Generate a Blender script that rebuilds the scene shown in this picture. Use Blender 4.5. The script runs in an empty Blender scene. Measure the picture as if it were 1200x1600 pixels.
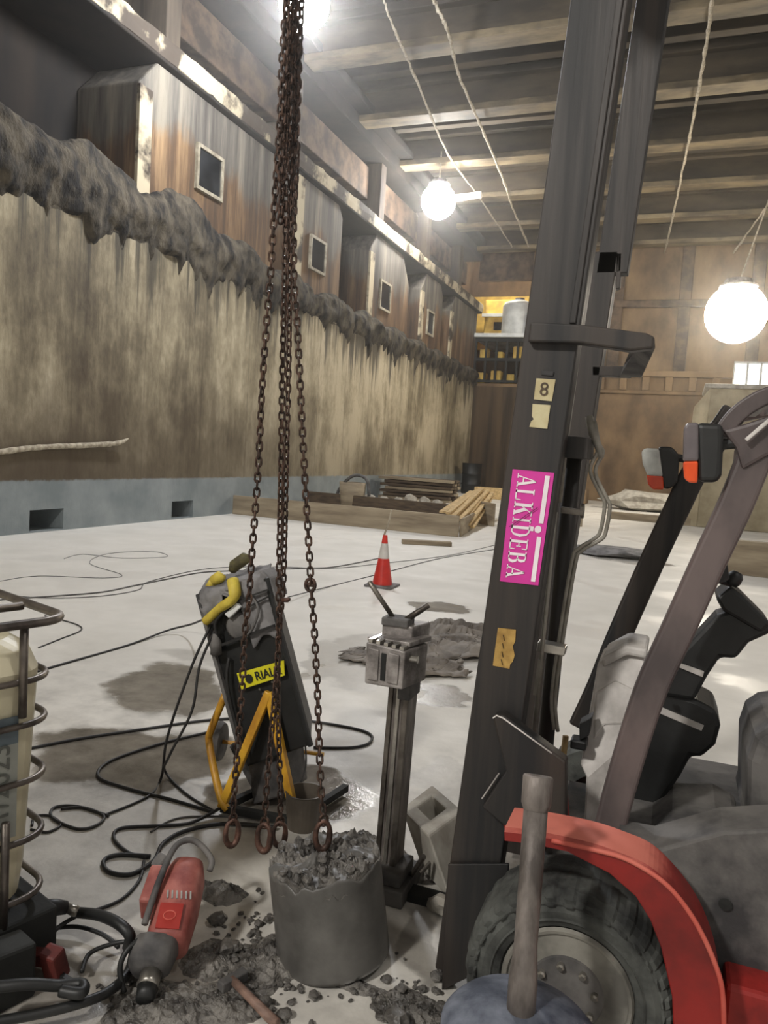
import bpy, bmesh, math, random
from mathutils import Vector as V, Matrix, noise as NZ
random.seed(7)
SC = bpy.context.scene
COL = SC.collection

# ---------------------------------------------------------------- camera
EYE = V((0, 0, 1.6)); FPX = 1200.0
PITCH, YAW, ROLL = math.radians(4.43), math.radians(20.716), math.radians(3.5)
FW = V((-math.sin(YAW)*math.cos(PITCH), math.cos(YAW)*math.cos(PITCH), -math.sin(PITCH)))
R0 = V((math.cos(YAW), math.sin(YAW), 0)); U0 = R0.cross(FW)
RT = R0*math.cos(ROLL) + U0*math.sin(ROLL); UP = -R0*math.sin(ROLL) + U0*math.cos(ROLL)
cd = bpy.data.cameras.new('camera'); cam = bpy.data.objects.new('camera', cd); COL.objects.link(cam)
cd.sensor_fit = 'VERTICAL'; cd.sensor_height = 36; cd.lens = 27; cd.clip_start = .05; cd.clip_end = 200
m = Matrix((RT, UP, -FW)).transposed().to_4x4(); m.translation = EYE; cam.matrix_world = m
SC.camera = cam
# ---------------------------------------------------------------- world, exposure
w = bpy.data.worlds.new('world'); SC.world = w; w.use_nodes = True
w.node_tree.nodes['Background'].inputs[0].default_value = (1.0, .95, .88, 1)
w.node_tree.nodes['Background'].inputs[1].default_value = .42
SC.view_settings.view_transform = 'Standard'; SC.view_settings.look = 'None'
SC.view_settings.gamma = 1; SC.view_settings.use_curve_mapping = False
SC.view_settings.exposure = 0.12
LAMP_NEAR, LAMP_MID, LAMP_FAR = 250, 120, 55      # emission strength of the three work lamps

# ---------------------------------------------------------------- pixel -> world on a plane
def ray(x, y): return FW + RT*((x-600)/FPX) + UP*((800-y)/FPX)
def PX(x, y, X): d = ray(x, y); return EYE + d*(X/d.x)
def PY(x, y, Y): d = ray(x, y); return EYE + d*(Y/d.y)
def PZ(x, y, z=0.0): d = ray(x, y); return EYE + d*((z-1.6)/d.z)

# ---------------------------------------------------------------- materials
def lin(c): return tuple(((v/255)/12.92 if v/255 <= .04045 else ((v/255+.055)/1.055)**2.4) for v in c)+(1,)
class NT:
    def __init__(s, name):
        s.m = bpy.data.materials.new(name); s.m.use_nodes = True; s.t = s.m.node_tree; s.n = s.t.nodes
        s.b = s.n['Principled BSDF']
    def new(s, typ, ins=None, **kw):
        n = s.n.new(typ)
        for k, v in kw.items(): setattr(n, k, v)
        for k, v in (ins or {}).items(): s.put(n.inputs[k], v)
        return n
    def put(s, sock, v):
        if isinstance(v, bpy.types.NodeSocket): s.t.links.new(v, sock)
        else: sock.default_value = v
    def coord(s, scale=(1,1,1), loc=(0,0,0)):
        c = s.new('ShaderNodeTexCoord')
        return s.new('ShaderNodeMapping', {'Vector': c.outputs['Object'], 'Scale': scale, 'Location': loc}).outputs[0]
    def noise(s, vec, scale, detail=5, rough=.6):
        return s.new('ShaderNodeTexNoise', {'Vector': vec, 'Scale': scale, 'Detail': detail, 'Roughness': rough}).outputs[0]
    def ramp(s, f, stops):
        r = s.new('ShaderNodeValToRGB', {0: f}); e = r.color_ramp.elements
        while len(e) < len(stops): e.new(.5)
        for q, (p, c) in zip(e, stops): q.position = p; q.color = c if len(c) == 4 else tuple(c)+(1,)
        return r.outputs[0]
    def math(s, op, a, b=0.0, c=0.0, clamp=False):
        n = s.new('ShaderNodeMath', operation=op, use_clamp=clamp); s.put(n.inputs[0], a); s.put(n.inputs[1], b); s.put(n.inputs[2], c); return n.outputs[0]
    def step(s, f, a, b):
        return s.new('ShaderNodeMapRange', {0: f, 1: a, 2: b, 3: 0.0, 4: 1.0}, interpolation_type='SMOOTHSTEP').outputs[0]
    def mix(s, f, a, b, mode='MIX'):
        n = s.new('ShaderNodeMix', data_type='RGBA', blend_type=mode); s.put(n.inputs[0], f); s.put(n.inputs[6], a); s.put(n.inputs[7], b); return n.outputs[2]
    def bump(s, h, strength=.3, dist=.02):
        s.put(s.b.inputs['Normal'], s.new('ShaderNodeBump', {'Height': h, 'Strength': strength, 'Distance': dist}).outputs[0])
def M(name, c1, c2=None, rough=.6, metal=0, scale=6, stretch=(1,1,1), bump=.2, lo=.38, hi=.62, r2=None, emit=0, dist=.01):
    k = NT(name); c2 = c2 or tuple(v*.7 for v in c1)
    n = k.noise(k.coord(stretch), scale)
    k.put(k.b.inputs['Base Color'], k.ramp(n, [(lo, lin(c2)), (hi, lin(c1))]))
    k.put(k.b.inputs['Metallic'], metal)
    k.put(k.b.inputs['Roughness'], rough if r2 is None else k.new('ShaderNodeMapRange', {0: n, 1: lo, 2: hi, 3: r2, 4: rough}).outputs[0])
    if bump: k.bump(k.noise(k.coord(stretch), scale*5), bump, dist)
    if emit:
        k.put(k.b.inputs['Emission Color'], lin(c1)); k.put(k.b.inputs['Emission Strength'], emit)
    return k.m

def wall_material():
    k = NT('stained_quay_concrete')
    co = k.coord(); sep = k.new('ShaderNodeSeparateXYZ', {0: co}); y, z = sep.outputs[1], sep.outputs[2]
    streak = k.noise(k.coord((1, 1, .11)), 2.0, 8, .7)
    blotch = k.noise(k.coord((1, 1, .8)), .42, 5, .6)
    fine = k.noise(k.coord((1, 1, .5)), 9, 6, .7)
    v = k.math('ADD', k.math('MULTIPLY', streak, .30), k.math('ADD', k.math('MULTIPLY', blotch, .55), k.math('MULTIPLY', fine, .16)))
    # paler towards the far two thirds, partly painting in the light there
    v = k.math('ADD', v, k.math('MULTIPLY', k.step(y, 9.5, 19), .07))
    base = k.ramp(v, [(.40, lin((74, 65, 51))), (.47, lin((108, 98, 78))), (.54, lin((146, 135, 110))), (.63, lin((190, 178, 152)))])
    # board joints
    j = k.math('ABSOLUTE', k.math('SUBTRACT', k.math('FRACT', k.math('MULTIPLY', k.math('ADD', y, k.math('MULTIPLY', streak, .08)), 1/1.83)), .5))
    joint = k.math('SUBTRACT', 1.0, k.step(j, .004, .02))
    base = k.mix(k.math('MULTIPLY', joint, .3), base, lin((70, 58, 42)))
    # black run-off below the ledge
    run = k.noise(k.coord((1, 1, .03)), 2.6, 7, .72)
    edge = k.math('ADD', z, k.math('MULTIPLY', k.math('SUBTRACT', run, .52), 9.0))
    base = k.mix(k.math('MULTIPLY', k.step(edge, 4.0, 5.25), .85), base, lin((52, 48, 40)))
    # darker brown foot above the painted band, strongest at the near end
    foot = k.math('SUBTRACT', 1.0, k.step(k.math('ADD', z, k.math('MULTIPLY', k.math('SUBTRACT', blotch, .5), 5.0)), 1.2, 3.6))
    base = k.mix(k.math('MULTIPLY', foot, k.new('ShaderNodeMapRange', {0: y, 1: 9.0, 2: 20.0, 3: .9, 4: .35}).outputs[0]), base, lin((68, 55, 40)))
    paint = k.math('SUBTRACT', 1.0, k.step(k.math('ADD', z, k.math('MULTIPLY', k.math('SUBTRACT', fine, .5), .08)), .80, .85))
    grey = k.ramp(k.noise(k.coord(), 1.3, 4), [(.35, lin((116, 124, 126))), (.65, lin((142, 148, 149)))])
    base = k.mix(paint, base, grey)
    k.put(k.b.inputs['Base Color'], base); k.put(k.b.inputs['Roughness'], .8)
    k.bump(k.math('ADD', streak, fine), .35, .04)
    return k.m

PUDDLES = []   # filled below: (cx, cy, rx, ry, rot, darkness)
def floor_material():
    k = NT('slurry_covered_concrete_floor')
    co = k.coord(); d1 = k.noise(co, .9, 5, .6); d2 = k.noise(co, 5, 6, .65); d3 = k.noise(co, 30, 5, .7)
    warp = k.new('ShaderNodeVectorMath', operation='SCALE', ins={0: k.new('ShaderNodeVectorMath', operation='SUBTRACT', ins={0: k.new('ShaderNodeTexNoise', {'Vector': co, 'Scale': 2.2, 'Detail': 5.0}).outputs[1], 1: (.5, .5, .5)}).outputs[0]})
    warp.inputs[3].default_value = .75
    p = k.new('ShaderNodeVectorMath', operation='ADD', ins={0: co, 1: warp.outputs[0]}).outputs[0]
    wet = None
    for (cx, cy, rx, ry, rot, dk) in PUDDLES:
        mp = k.new('ShaderNodeMapping', {'Vector': p, 'Location': (cx, cy, 0), 'Rotation': (0, 0, rot), 'Scale': (rx, ry, 1e4)}, vector_type='TEXTURE')
        L = k.new('ShaderNodeVectorMath', operation='LENGTH', ins={0: mp.outputs[0]}).outputs[1]
        s = k.math('MULTIPLY', k.math('SUBTRACT', 1.0, k.step(L, .82, 1.08)), dk)
        wet = s if wet is None else k.math('MAXIMUM', wet, s)
    sep = k.new('ShaderNodeSeparateXYZ', {0: co}); y = sep.outputs[1]
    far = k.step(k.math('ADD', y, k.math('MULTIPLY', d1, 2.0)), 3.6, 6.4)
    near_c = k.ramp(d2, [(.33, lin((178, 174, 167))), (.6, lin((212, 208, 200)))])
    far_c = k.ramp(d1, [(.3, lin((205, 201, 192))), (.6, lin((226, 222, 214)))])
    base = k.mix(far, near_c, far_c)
    base = k.mix(wet, base, k.ramp(d2, [(.35, lin((92, 87, 80))), (.65, lin((128, 122, 113)))]))
    k.put(k.b.inputs['Base Color'], base)
    r = k.new('ShaderNodeMapRange', {0: k.math('ADD', wet, k.math('MULTIPLY', k.step(d1, .5, .62), .5)), 1: 0.0, 2: 1.0, 3: .6, 4: .1}).outputs[0]
    k.put(k.b.inputs['Roughness'], r)
    k.bump(k.math('ADD', k.math('MULTIPLY', d2, .8), k.math('MULTIPLY', d3, .35)), .22, .02)
    return k.m

# ---------------------------------------------------------------- mesh building
class MB:
    def __init__(s): s.v = []; s.f = []
    def add(s, vs, fs):
        o = len(s.v); s.v += [V(v) for v in vs]; s.f += [tuple(i+o for i in f) for f in fs]; return s
    def box(s, c, size, rot=None):
        c = V(c); hx, hy, hz = [q/2 for q in size]
        pts = [V((x, y, z)) for x in (-hx, hx) for y in (-hy, hy) for z in (-hz, hz)]
        if rot is not None: pts = [rot @ q for q in pts]
        return s.add([c+q for q in pts], [(0,1,3,2),(4,6,7,5),(0,4,5,1),(2,3,7,6),(0,2,6,4),(1,5,7,3)])
    def span(s, a, b):
        a, b = V(a), V(b); return s.box((a+b)/2, [abs(q) for q in (b-a)])
    def prism(s, poly, off):
        n = len(poly); off = V(off); poly = [V(p) for p in poly]
        s.add(poly+[p+off for p in poly], [tuple(range(n))[::-1], tuple(range(n, 2*n))]+[(i, (i+1)%n, n+(i+1)%n, n+i) for i in range(n)]); return s
    def beam(s, a, b, w, h, up=(0,0,1)):
        a, b = V(a), V(b); d = (b-a).normalized(); r = d.cross(V(up))
        if r.length < 1e-4: r = d.cross(V((1,0,0)))
        r.normalize(); u = r.cross(d)
        q = [r*(sx*w/2)+u*(sy*h/2) for sx, sy in ((-1,-1),(1,-1),(1,1),(-1,1))]
        return s.add([a+k for k in q]+[b+k for k in q], [(0,1,2,3),(7,6,5,4)]+[(i, 4+i, 4+(i+1)%4, (i+1)%4) for i in range(4)])
    def tube(s, pts, r, n=8, closed=False, cap=True):
        pts = [V(p) for p in pts]; N = len(pts); rs = r if isinstance(r, (list, tuple)) else [r]*N
        t0 = (pts[1]-pts[0]).normalized(); a = t0.orthogonal().normalized(); rings = []
        for i, p in enumerate(pts):
            if closed: t = (pts[(i+1)%N]-pts[i-1])
            else: t = pts[min(i+1, N-1)]-pts[max(i-1, 0)]
            t.normalize(); a = (a - t*a.dot(t)); a = a.normalized() if a.length > 1e-6 else t.orthogonal().normalized(); b = t.cross(a)
            rings.append([p+(a*math.cos(2*math.pi*k/n)+b*math.sin(2*math.pi*k/n))*rs[i] for k in range(n)])
        fs = [(i*n+k, i*n+(k+1)%n, ((i+1)%N)*n+(k+1)%n, ((i+1)%N)*n+k) for i in range(N if closed else N-1) for k in range(n)]
        if cap and not closed: fs += [tuple(range(n))[::-1], tuple((N-1)*n+k for k in range(n))]
        return s.add([q for rg in rings for q in rg], fs)
    def lathe(s, prof, c=(0,0,0), axis=(0,0,1), n=32):
        c = V(c); ax = V(axis).normalized(); a = ax.orthogonal().normalized(); b = ax.cross(a); N = len(prof)
        vs = [c+ax*h+(a*math.cos(2*math.pi*k/n)+b*math.sin(2*math.pi*k/n))*max(r, 1e-4) for r, h in prof for k in range(n)]
        fs = [(i*n+k, i*n+(k+1)%n, (i+1)*n+(k+1)%n, (i+1)*n+k) for i in range(N-1) for k in range(n)]
        fs += [tuple(range(n))[::-1], tuple((N-1)*n+k for k in range(n))]
        return s.add(vs, fs)
    def grid(s, fn, nu, nv):
        vs = [fn(i/(nu-1), j/(nv-1)) for i in range(nu) for j in range(nv)]
        return s.add(vs, [(i*nv+j, (i+1)*nv+j, (i+1)*nv+j+1, i*nv+j+1) for i in range(nu-1) for j in range(nv-1)])
    def build(s, name, mat, parent=None, smooth=False, bevel=0, world=False, seg=2, solid=0, sub=0):
        me = bpy.data.meshes.new(name)
        if parent is not None: org = origin(parent)
        elif world: org = V((0,0,0))
        else:
            mn = [min(v[i] for v in s.v) for i in range(3)]; mx = [max(v[i] for v in s.v) for i in range(3)]
            org = V(((mn[0]+mx[0])/2, (mn[1]+mx[1])/2, mn[2]))
        me.from_pydata([v-org for v in s.v], [], s.f)
        bm = bmesh.new(); bm.from_mesh(me); bmesh.ops.recalc_face_normals(bm, faces=bm.faces); bm.to_mesh(me); bm.free()
        if smooth: me.shade_smooth() if hasattr(me, 'shade_smooth') else [setattr(p, 'use_smooth', True) for p in me.polygons]
        o = bpy.data.objects.new(name, me); COL.objects.link(o); me.materials.append(mat)
        if parent is not None: o.parent = parent
        else: o.location = org
        if solid: q = o.modifiers.new('t', 'SOLIDIFY'); q.thickness = solid; q.offset = 0
        if bevel: q = o.modifiers.new('b', 'BEVEL'); q.width = bevel; q.segments = seg; q.limit_method = 'ANGLE'; q.angle_limit = .6
        if sub: q = o.modifiers.new('s', 'SUBSURF'); q.levels = sub; q.render_levels = sub
        return o
def origin(o):
    l = V((0,0,0))
    while o is not None: l = l + o.location; o = o.parent
    return l
def tag(o, label=None, cat=None, group=None, kind=None):
    for k, v in (('label', label), ('category', cat), ('group', group), ('kind', kind)):
        if v: o[k] = v
    return o
def thing(name, loc, label, cat, group=None):
    o = bpy.data.objects.new(name, None); o.empty_display_size = .05; COL.objects.link(o); o.location = loc
    return tag(o, label, cat, group)
def struct(o): o['kind'] = 'structure'; return o
def copy_tree(o, parent=None):
    c = o.copy(); COL.objects.link(c); c.parent = parent
    for ch in [q for q in bpy.data.objects if q.parent == o]: copy_tree(ch, c)
    return c
def words(name, txt, org, xdir, ydir, size, mat, parent, sx=1.0, ext=.0004, bold=0):
    cu = bpy.data.curves.new(name, 'FONT'); cu.body = txt; cu.size = size; cu.extrude = ext; cu.align_x = 'CENTER'; cu.align_y = 'CENTER'; cu.offset = bold
    tmp = bpy.data.objects.new(name, cu); COL.objects.link(tmp); bpy.context.view_layer.update()
    me = bpy.data.meshes.new_from_object(tmp.evaluated_get(bpy.context.evaluated_depsgraph_get())); bpy.data.objects.remove(tmp); me.name = name
    me.materials.clear(); me.materials.append(mat); o = bpy.data.objects.new(name, me); COL.objects.link(o); o.parent = parent
    x = V(xdir).normalized(); y = V(ydir); y = (y-x*y.dot(x)).normalized(); z = x.cross(y)
    mm = Matrix((x*sx, y, z)).transposed().to_4x4(); mm.translation = V(org)-origin(parent); o.matrix_basis = mm
    return o
def smooth_path(pts, k=6, closed=False):
    pts = [V(p) for p in pts]; out = []; n = len(pts)
    for i in range(n if closed else n-1):
        p0 = pts[(i-1)%n] if closed or i else pts[0]; p1 = pts[i]; p2 = pts[(i+1)%n]; p3 = pts[(i+2)%n] if closed or i+2 < n else pts[-1]
        for j in range(k):
            t = j/k; out.append(.5*((2*p1)+(p2-p0)*t+(2*p0-5*p1+4*p2-p3)*t*t+(3*p1-p0-3*p2+p3)*t**3))
    if not closed: out.append(pts[-1])
    return out
def fbm(p, o=4): return NZ.fractal(V(p), 1.0, 2.0, o)
# ================================================================ materials used below
MAT = dict(
 wall=wall_material(),
 nearblack=M('near_black_recess_concrete', (36, 29, 22), (12, 10, 8), .95, scale=1.2, stretch=(1, 1, .25), bump=.3),  # near-black tone for the recess back wall and two trims
 pier=M('rust_streaked_pier_concrete', (96, 84, 70), (36, 30, 25), .85, scale=1.6, stretch=(1, 1, .12), bump=.3, lo=.36, hi=.62),
 pale=M('pale_flaked_concrete', (172, 160, 134), (58, 49, 39), .85, scale=1.0, bump=.3, lo=.44, hi=.53),
 tan=M('tan_infill_panel', (98, 80, 64), (50, 41, 34), .85, scale=2, bump=.2),
 frame=M('pale_window_frame', (160, 152, 132), (112, 104, 86), .7, scale=5),
 glass=M('dirty_window_pane', (44, 46, 48), (20, 22, 24), .15, scale=2, bump=0),
 crust=M('dark_sludge_crust', (86, 78, 64), (22, 19, 16), .95, scale=3.8, stretch=(1, 1, .5), bump=.8, dist=.05),
 ceil=M('ceiling_slab_concrete', (70, 60, 46), (44, 37, 28), .9, scale=.8, bump=.2),
 beam=M('riveted_beam_paint', (82, 71, 54), (50, 43, 33), .8, scale=1.5, stretch=(.3, 1, 1), bump=.2),
 flange=M('lightened_beam_flange', (124, 110, 84), (74, 64, 48), .7, scale=2, stretch=(.4, 1, 1), bump=.2),  # beam paint lightened, so the flange's lit look sits in the colour
 farwall=M('far_wall_brown_concrete', (136, 112, 82), (84, 66, 48), .85, scale=.7, stretch=(1, 1, .6), bump=.2, lo=.35, hi=.65),
 farboard=M('far_dark_boarding', (84, 68, 50), (48, 39, 30), .85, scale=1.5, stretch=(2, 1, .1), bump=.3),
 yellowroom=M('ochre_room_paint', (224, 190, 90), (176, 142, 70), .7, scale=1.4, bump=.1),
 white=M('white_paint', (226, 228, 226), (196, 198, 196), .5, scale=2, bump=.05),
 beigeblock=M('beige_concrete', (176, 164, 136), (146, 134, 108), .85, scale=1.5, bump=.15),
 formwork=M('weathered_formwork_board', (162, 148, 124), (124, 110, 90), .8, scale=2, stretch=(.4, 1, 3), bump=.3),
 darkwood=M('dark_wet_plank', (92, 76, 58), (58, 46, 34), .75, scale=5, stretch=(.3, 3, 3), bump=.3),
 newwood=M('fresh_pale_timber', (208, 180, 130), (170, 142, 96), .7, scale=6, stretch=(3, .5, 3), bump=.2),
 blackpaint=M('black_mast_paint', (56, 49, 44), (25, 25, 26), .45, scale=12, stretch=(1, 1, .04), bump=.08, r2=.6),
 blackpl=M('black_plastic', (32, 33, 33), (19, 20, 20), .5, scale=8, bump=.08),
 dusty=M('dust_covered_black', (110, 107, 104), (56, 55, 56), .75, scale=5, bump=.25),
 guard=M('worn_dark_grey_guard_paint', (104, 92, 90), (72, 64, 64), .45, scale=5, stretch=(1, 1, .5), bump=.1),
 cowl=M('dusty_grey_cowl', (222, 217, 212), (166, 161, 156), .6, scale=5, bump=.12),
 red=M('forklift_red_paint', (168, 40, 34), (120, 26, 22), .42, scale=5, bump=.05, r2=.65),
 pink=M('pale_red_paint', (206, 112, 96), (186, 70, 58), .6, scale=4, bump=.1),
 tyre=M('dusty_rubber', (92, 94, 90), (38, 39, 38), .85, scale=7, bump=.35),
 rim=M('dusty_grey_rim', (146, 143, 134), (98, 96, 90), .6, scale=6, bump=.15),
 steel=M('grimy_steel', (132, 126, 118), (76, 70, 64), .42, .75, scale=7, bump=.15),
 pipe=M('slurry_caked_steel_pipe', (142, 134, 128), (78, 72, 68), .55, .35, scale=9, stretch=(1, 1, .4), bump=.3),
 chrome=M('dull_chrome', (188, 184, 176), (140, 136, 128), .3, .8, scale=8, bump=.05),
 rust=M('rusty_chain_steel', (92, 70, 58), (48, 37, 32), .5, .55, scale=40, bump=.3, r2=.35),
 hookm=M('worn_hook_iron', (112, 82, 70), (62, 48, 42), .5, .45, scale=20, bump=.3),
 amber=M('orange_lens', (226, 84, 34), (196, 60, 24), .2, scale=5, bump=.05),
 lens=M('clear_lamp_lens', (190, 192, 186), (150, 150, 146), .12, scale=6, bump=.05),
 greylens=M('dusty_lamp_lens', (116, 108, 110), (92, 86, 88), .3, scale=6, bump=.05),
 magenta=M('magenta_sticker', (214, 58, 160), (204, 50, 150), .45, scale=4, bump=.03),
 lettering=M('white_lettering', (244, 236, 240), (232, 220, 228), .5, scale=5, bump=0),
 cream=M('aged_cream_sticker', (206, 198, 160), (186, 172, 130), .6, scale=12, bump=.05),
 gold=M('torn_gold_sticker', (186, 152, 82), (150, 116, 56), .55, scale=20, bump=.08),
 ink=M('brown_ink', (84, 66, 48), (66, 52, 38), .6, scale=9, bump=0),
 darkink=M('black_ink', (34, 36, 24), (22, 24, 18), .6, scale=9, bump=0),
 greyink=M('grey_print', (96, 98, 92), (80, 82, 78), .6, scale=9, bump=0),
 sign=M('yellow_sign', (222, 214, 42), (206, 196, 30), .45, scale=6, bump=0),
 yellow=M('yellow_frame_paint', (218, 168, 48), (176, 124, 36), .45, scale=8, bump=.1),
 lemon=M('dusty_yellow_rubber', (226, 206, 84), (190, 166, 62), .6, scale=10, bump=.2),
 olive=M('muddy_olive_rubber', (112, 106, 66), (72, 66, 44), .7, scale=18, bump=.2),
 cover=M('dusty_grey_cover', (134, 132, 132), (86, 84, 84), .75, scale=6, bump=.3),
 conered=M('cone_red_plastic', (216, 52, 38), (196, 42, 32), .45, scale=6, bump=.03),
 conewhite=M('cone_reflective_sleeve', (220, 216, 210), (196, 190, 184), .35, scale=6, bump=.03),
 drillred=M('dusty_drill_red', (172, 104, 94), (132, 66, 60), .55, scale=9, bump=.15),
 darkred=M('dark_red_valve_paint', (104, 40, 34), (70, 26, 24), .6, scale=8, bump=.1),
 pipegrey=M('grey_hydraulic_pipe', (158, 154, 144), (120, 116, 106), .45, scale=8, bump=.05),
 label=M('red_drill_label', (168, 58, 50), (150, 48, 42), .4, scale=6, bump=0),
 aluminium=M('slurry_cast_aluminium', (168, 162, 158), (104, 99, 96), .5, .35, scale=12, bump=.3),
 core=M('wet_concrete_core', (104, 102, 98), (78, 76, 73), .5, scale=5, bump=.15, r2=.42),
 rubble=M('wet_rubble', (128, 124, 118), (58, 55, 52), .55, scale=9, bump=.6, r2=.25, dist=.02),
 block=M('pale_precast_concrete', (180, 176, 166), (142, 136, 126), .8, scale=5, bump=.2),
 tarp=M('muddy_tarpaulin', (134, 126, 116), (88, 80, 72), .7, scale=4, bump=.3),
 cable=M('black_cable_rubber', (42, 41, 40), (28, 27, 27), .55, scale=10, bump=.1),
 greycable=M('dusty_floor_cable', (104, 102, 100), (66, 64, 62), .6, scale=6, bump=.1),
 rope=M('pale_dusty_cable', (190, 180, 160), (140, 130, 112), .9, scale=12, bump=.4),
 tank=M('translucent_white_plastic', (214, 206, 178), (190, 182, 154), .4, scale=4, bump=.05),
 cage=M('galvanised_cage_tube', (128, 120, 112), (82, 76, 72), .4, .7, scale=8, bump=.1),
 paper=M('grey_paper_label', (150, 152, 144), (132, 134, 128), .6, scale=6, bump=0),
 bluegrey=M('blue_grey_label_band', (96, 108, 114), (84, 94, 100), .6, scale=6, bump=0),
 bluedrum=M('dusty_blue_plastic', (112, 117, 128), (52, 58, 72), .6, scale=9, bump=.2),
 darkbase=M('dark_pallet_plastic', (34, 35, 33), (20, 21, 20), .8, scale=6, bump=.2),
 tubbrown=M('brown_tub_tone', (92, 84, 74), (72, 65, 57), .6, scale=6, bump=.1),
 handle=M('worn_hammer_wood', (146, 118, 104), (106, 84, 74), .6, scale=10, stretch=(1, 3, 3), bump=.2),
 flarewhite=M('flare_white_arm', (236, 232, 224), (226, 220, 210), .4, scale=5, bump=0),
)
def emis(name, col, st):
    k = NT(name); k.put(k.b.inputs['Base Color'], (1,1,1,1)); k.put(k.b.inputs['Emission Color'], col); k.put(k.b.inputs['Emission Strength'], st)
    n = k.noise(k.coord(), 2); return k.m
GLOW1 = emis('lamp_glow_cool', (.93, .95, 1, 1), LAMP_NEAR)
GLOW2 = emis('lamp_glow_neutral', (1, .98, .95, 1), LAMP_MID)
GLOW3 = emis('lamp_glow_warm', (1, .90, .74, 1), LAMP_FAR)
GLOWW = emis('white_pane_glow', (1, .98, .92, 1), 1.6)

# ================================================================ floor
def pud(px0, px1, py0, py1, dk, rot=0):
    a = PZ((px0+px1)/2, (py0+py1)/2); l = PZ(px0, (py0+py1)/2); r = PZ(px1, (py0+py1)/2); t = PZ((px0+px1)/2, py0); b = PZ((px0+px1)/2, py1)
    d = r-l; PUDDLES.append((a.x, a.y, d.length/2, abs((t-b).dot(V((-d.y, d.x, 0)).normalized()))/2, math.atan2(d.y, d.x)+rot, dk))
for q in [(340, 610, 1195, 1300, 1.0), (150, 360, 1035, 1115, .9), (40, 380, 1130, 1235, 1.0), (640, 745, 938, 958, .8), (645, 745, 1068, 1106, .75),
          (530, 760, 985, 1050, .5), (150, 430, 1440, 1640, .75), (600, 700, 1400, 1500, .6), (-60, 200, 1440, 1640, .7), (700, 1100, 1250, 1640, .8),
          (620, 720, 1180, 1240, .3), (480, 580, 1000, 1080, .45), (920, 1010, 855, 885, .5), (250, 420, 1010, 1040, .35)]: pud(*q)
MAT['floor'] = floor_material()
def pier_material():
    k = NT('rust_streaked_pier'); co = k.coord(); z = k.new('ShaderNodeSeparateXYZ', {0: co}).outputs[2]
    st = k.noise(k.coord((1, 1, .08)), 2.4, 7, .7); bl = k.noise(k.coord((1, 1, .5)), .8, 5)
    up_ = k.ramp(st, [(.34, lin((52, 48, 43))), (.5, lin((92, 87, 79))), (.64, lin((124, 117, 103)))])
    lo_ = k.ramp(st, [(.34, lin((44, 34, 26))), (.5, lin((88, 66, 44))), (.66, lin((138, 112, 80)))])
    m_ = k.step(k.math('ADD', z, k.math('MULTIPLY', k.math('SUBTRACT', bl, .5), 3.0)), 7.0, 7.5)
    k.put(k.b.inputs['Base Color'], k.mix(m_, lo_, up_)); k.put(k.b.inputs['Roughness'], .85); k.bump(st, .3, .03); return k.m
MAT['pierz'] = pier_material()
def top_paled(name, c, ctop, rough=.45):   # paint turning paler on upward faces
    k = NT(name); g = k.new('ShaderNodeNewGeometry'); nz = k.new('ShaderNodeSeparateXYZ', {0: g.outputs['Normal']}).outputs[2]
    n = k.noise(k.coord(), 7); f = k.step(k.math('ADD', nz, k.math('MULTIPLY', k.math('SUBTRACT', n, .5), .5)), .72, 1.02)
    k.put(k.b.inputs['Base Color'], k.mix(f, k.ramp(n, [(.35, lin(tuple(v*.72 for v in c))), (.65, lin(c))]), lin(ctop)))
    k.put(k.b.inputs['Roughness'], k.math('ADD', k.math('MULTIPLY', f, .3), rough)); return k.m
MAT['redtop'] = top_paled('pale_topped_red_fender_paint', (146, 34, 29), (212, 122, 106))
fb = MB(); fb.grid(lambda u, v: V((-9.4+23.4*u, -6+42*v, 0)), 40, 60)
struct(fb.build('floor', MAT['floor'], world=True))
# a slab joint and thin skin of set grout near the core: part of the floor surface
# ================================================================ left quay wall (with drain slots)
zl, zh = .02, .36; slots = [(9.22, 9.93), (12.84, 13.56)]
wb = MB(); wb.span((-10.9, -6, zh), (-9.4, 36.3, 5.6)); wb.span((-10.9, -6, -.2), (-9.4, 36.3, zl))
ys = [-6]+[q for s in slots for q in s]+[36.3]
for i in range(0, len(ys), 2): wb.span((-10.9, ys[i], zl), (-9.4, ys[i+1], zh))
wl = struct(wb.build('wall_left', MAT['wall'], world=True))
# back wall of the upper gallery
struct(MB().span((-11.2, -6, 5.6), (-10.9, 36.3, 12.2)).build('wall_left_upper', MAT['nearblack'], world=True))

# upper piers with chamfered shoulders, each on its own window
def pier(y0, y1, cl, cr, n, win, xf=-9.5):
    z0, z1 = 5.6, 8.45
    poly = [V((xf, y0, z0)), V((xf, y1, z0)), V((xf, y1, z1-cr))]
    if cr: poly.append(V((xf, y1-cr*.9, z1)))
    if cl: poly += [V((xf, y0+cl*.9, z1)), V((xf, y0, z1-cl))]
    else: poly.append(V((xf, y0, z1)))
    p = struct(MB().prism(poly, (-1.4, 0, 0)).build('wall_left_pier', MAT['pierz'], world=True, bevel=.04))
    e = struct(MB().span((xf-.02, y0-.03, z0), (xf+.05, y0+.32, z1-cl-.05)).build('trim_%d' % (10+n), MAT['pale'], world=True))
    if win:
        a, b, c, d = win
        wd = struct(MB().span((xf-.03, a, c), (xf+.035, b, d)).build('window_%d' % n, MAT['glass'], world=True))
        f = MB(); t = .07
        f.span((xf-.03, a-t, c-t), (xf+.07, a, d+t)); f.span((xf-.03, b, c-t), (xf+.07, b+t, d+t)); f.span((xf-.03, a, c-t), (xf+.07, b, c)); f.span((xf-.03, a, d), (xf+.07, b, d+t))
        f.build('window_frame', MAT['frame'], wd)
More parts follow.
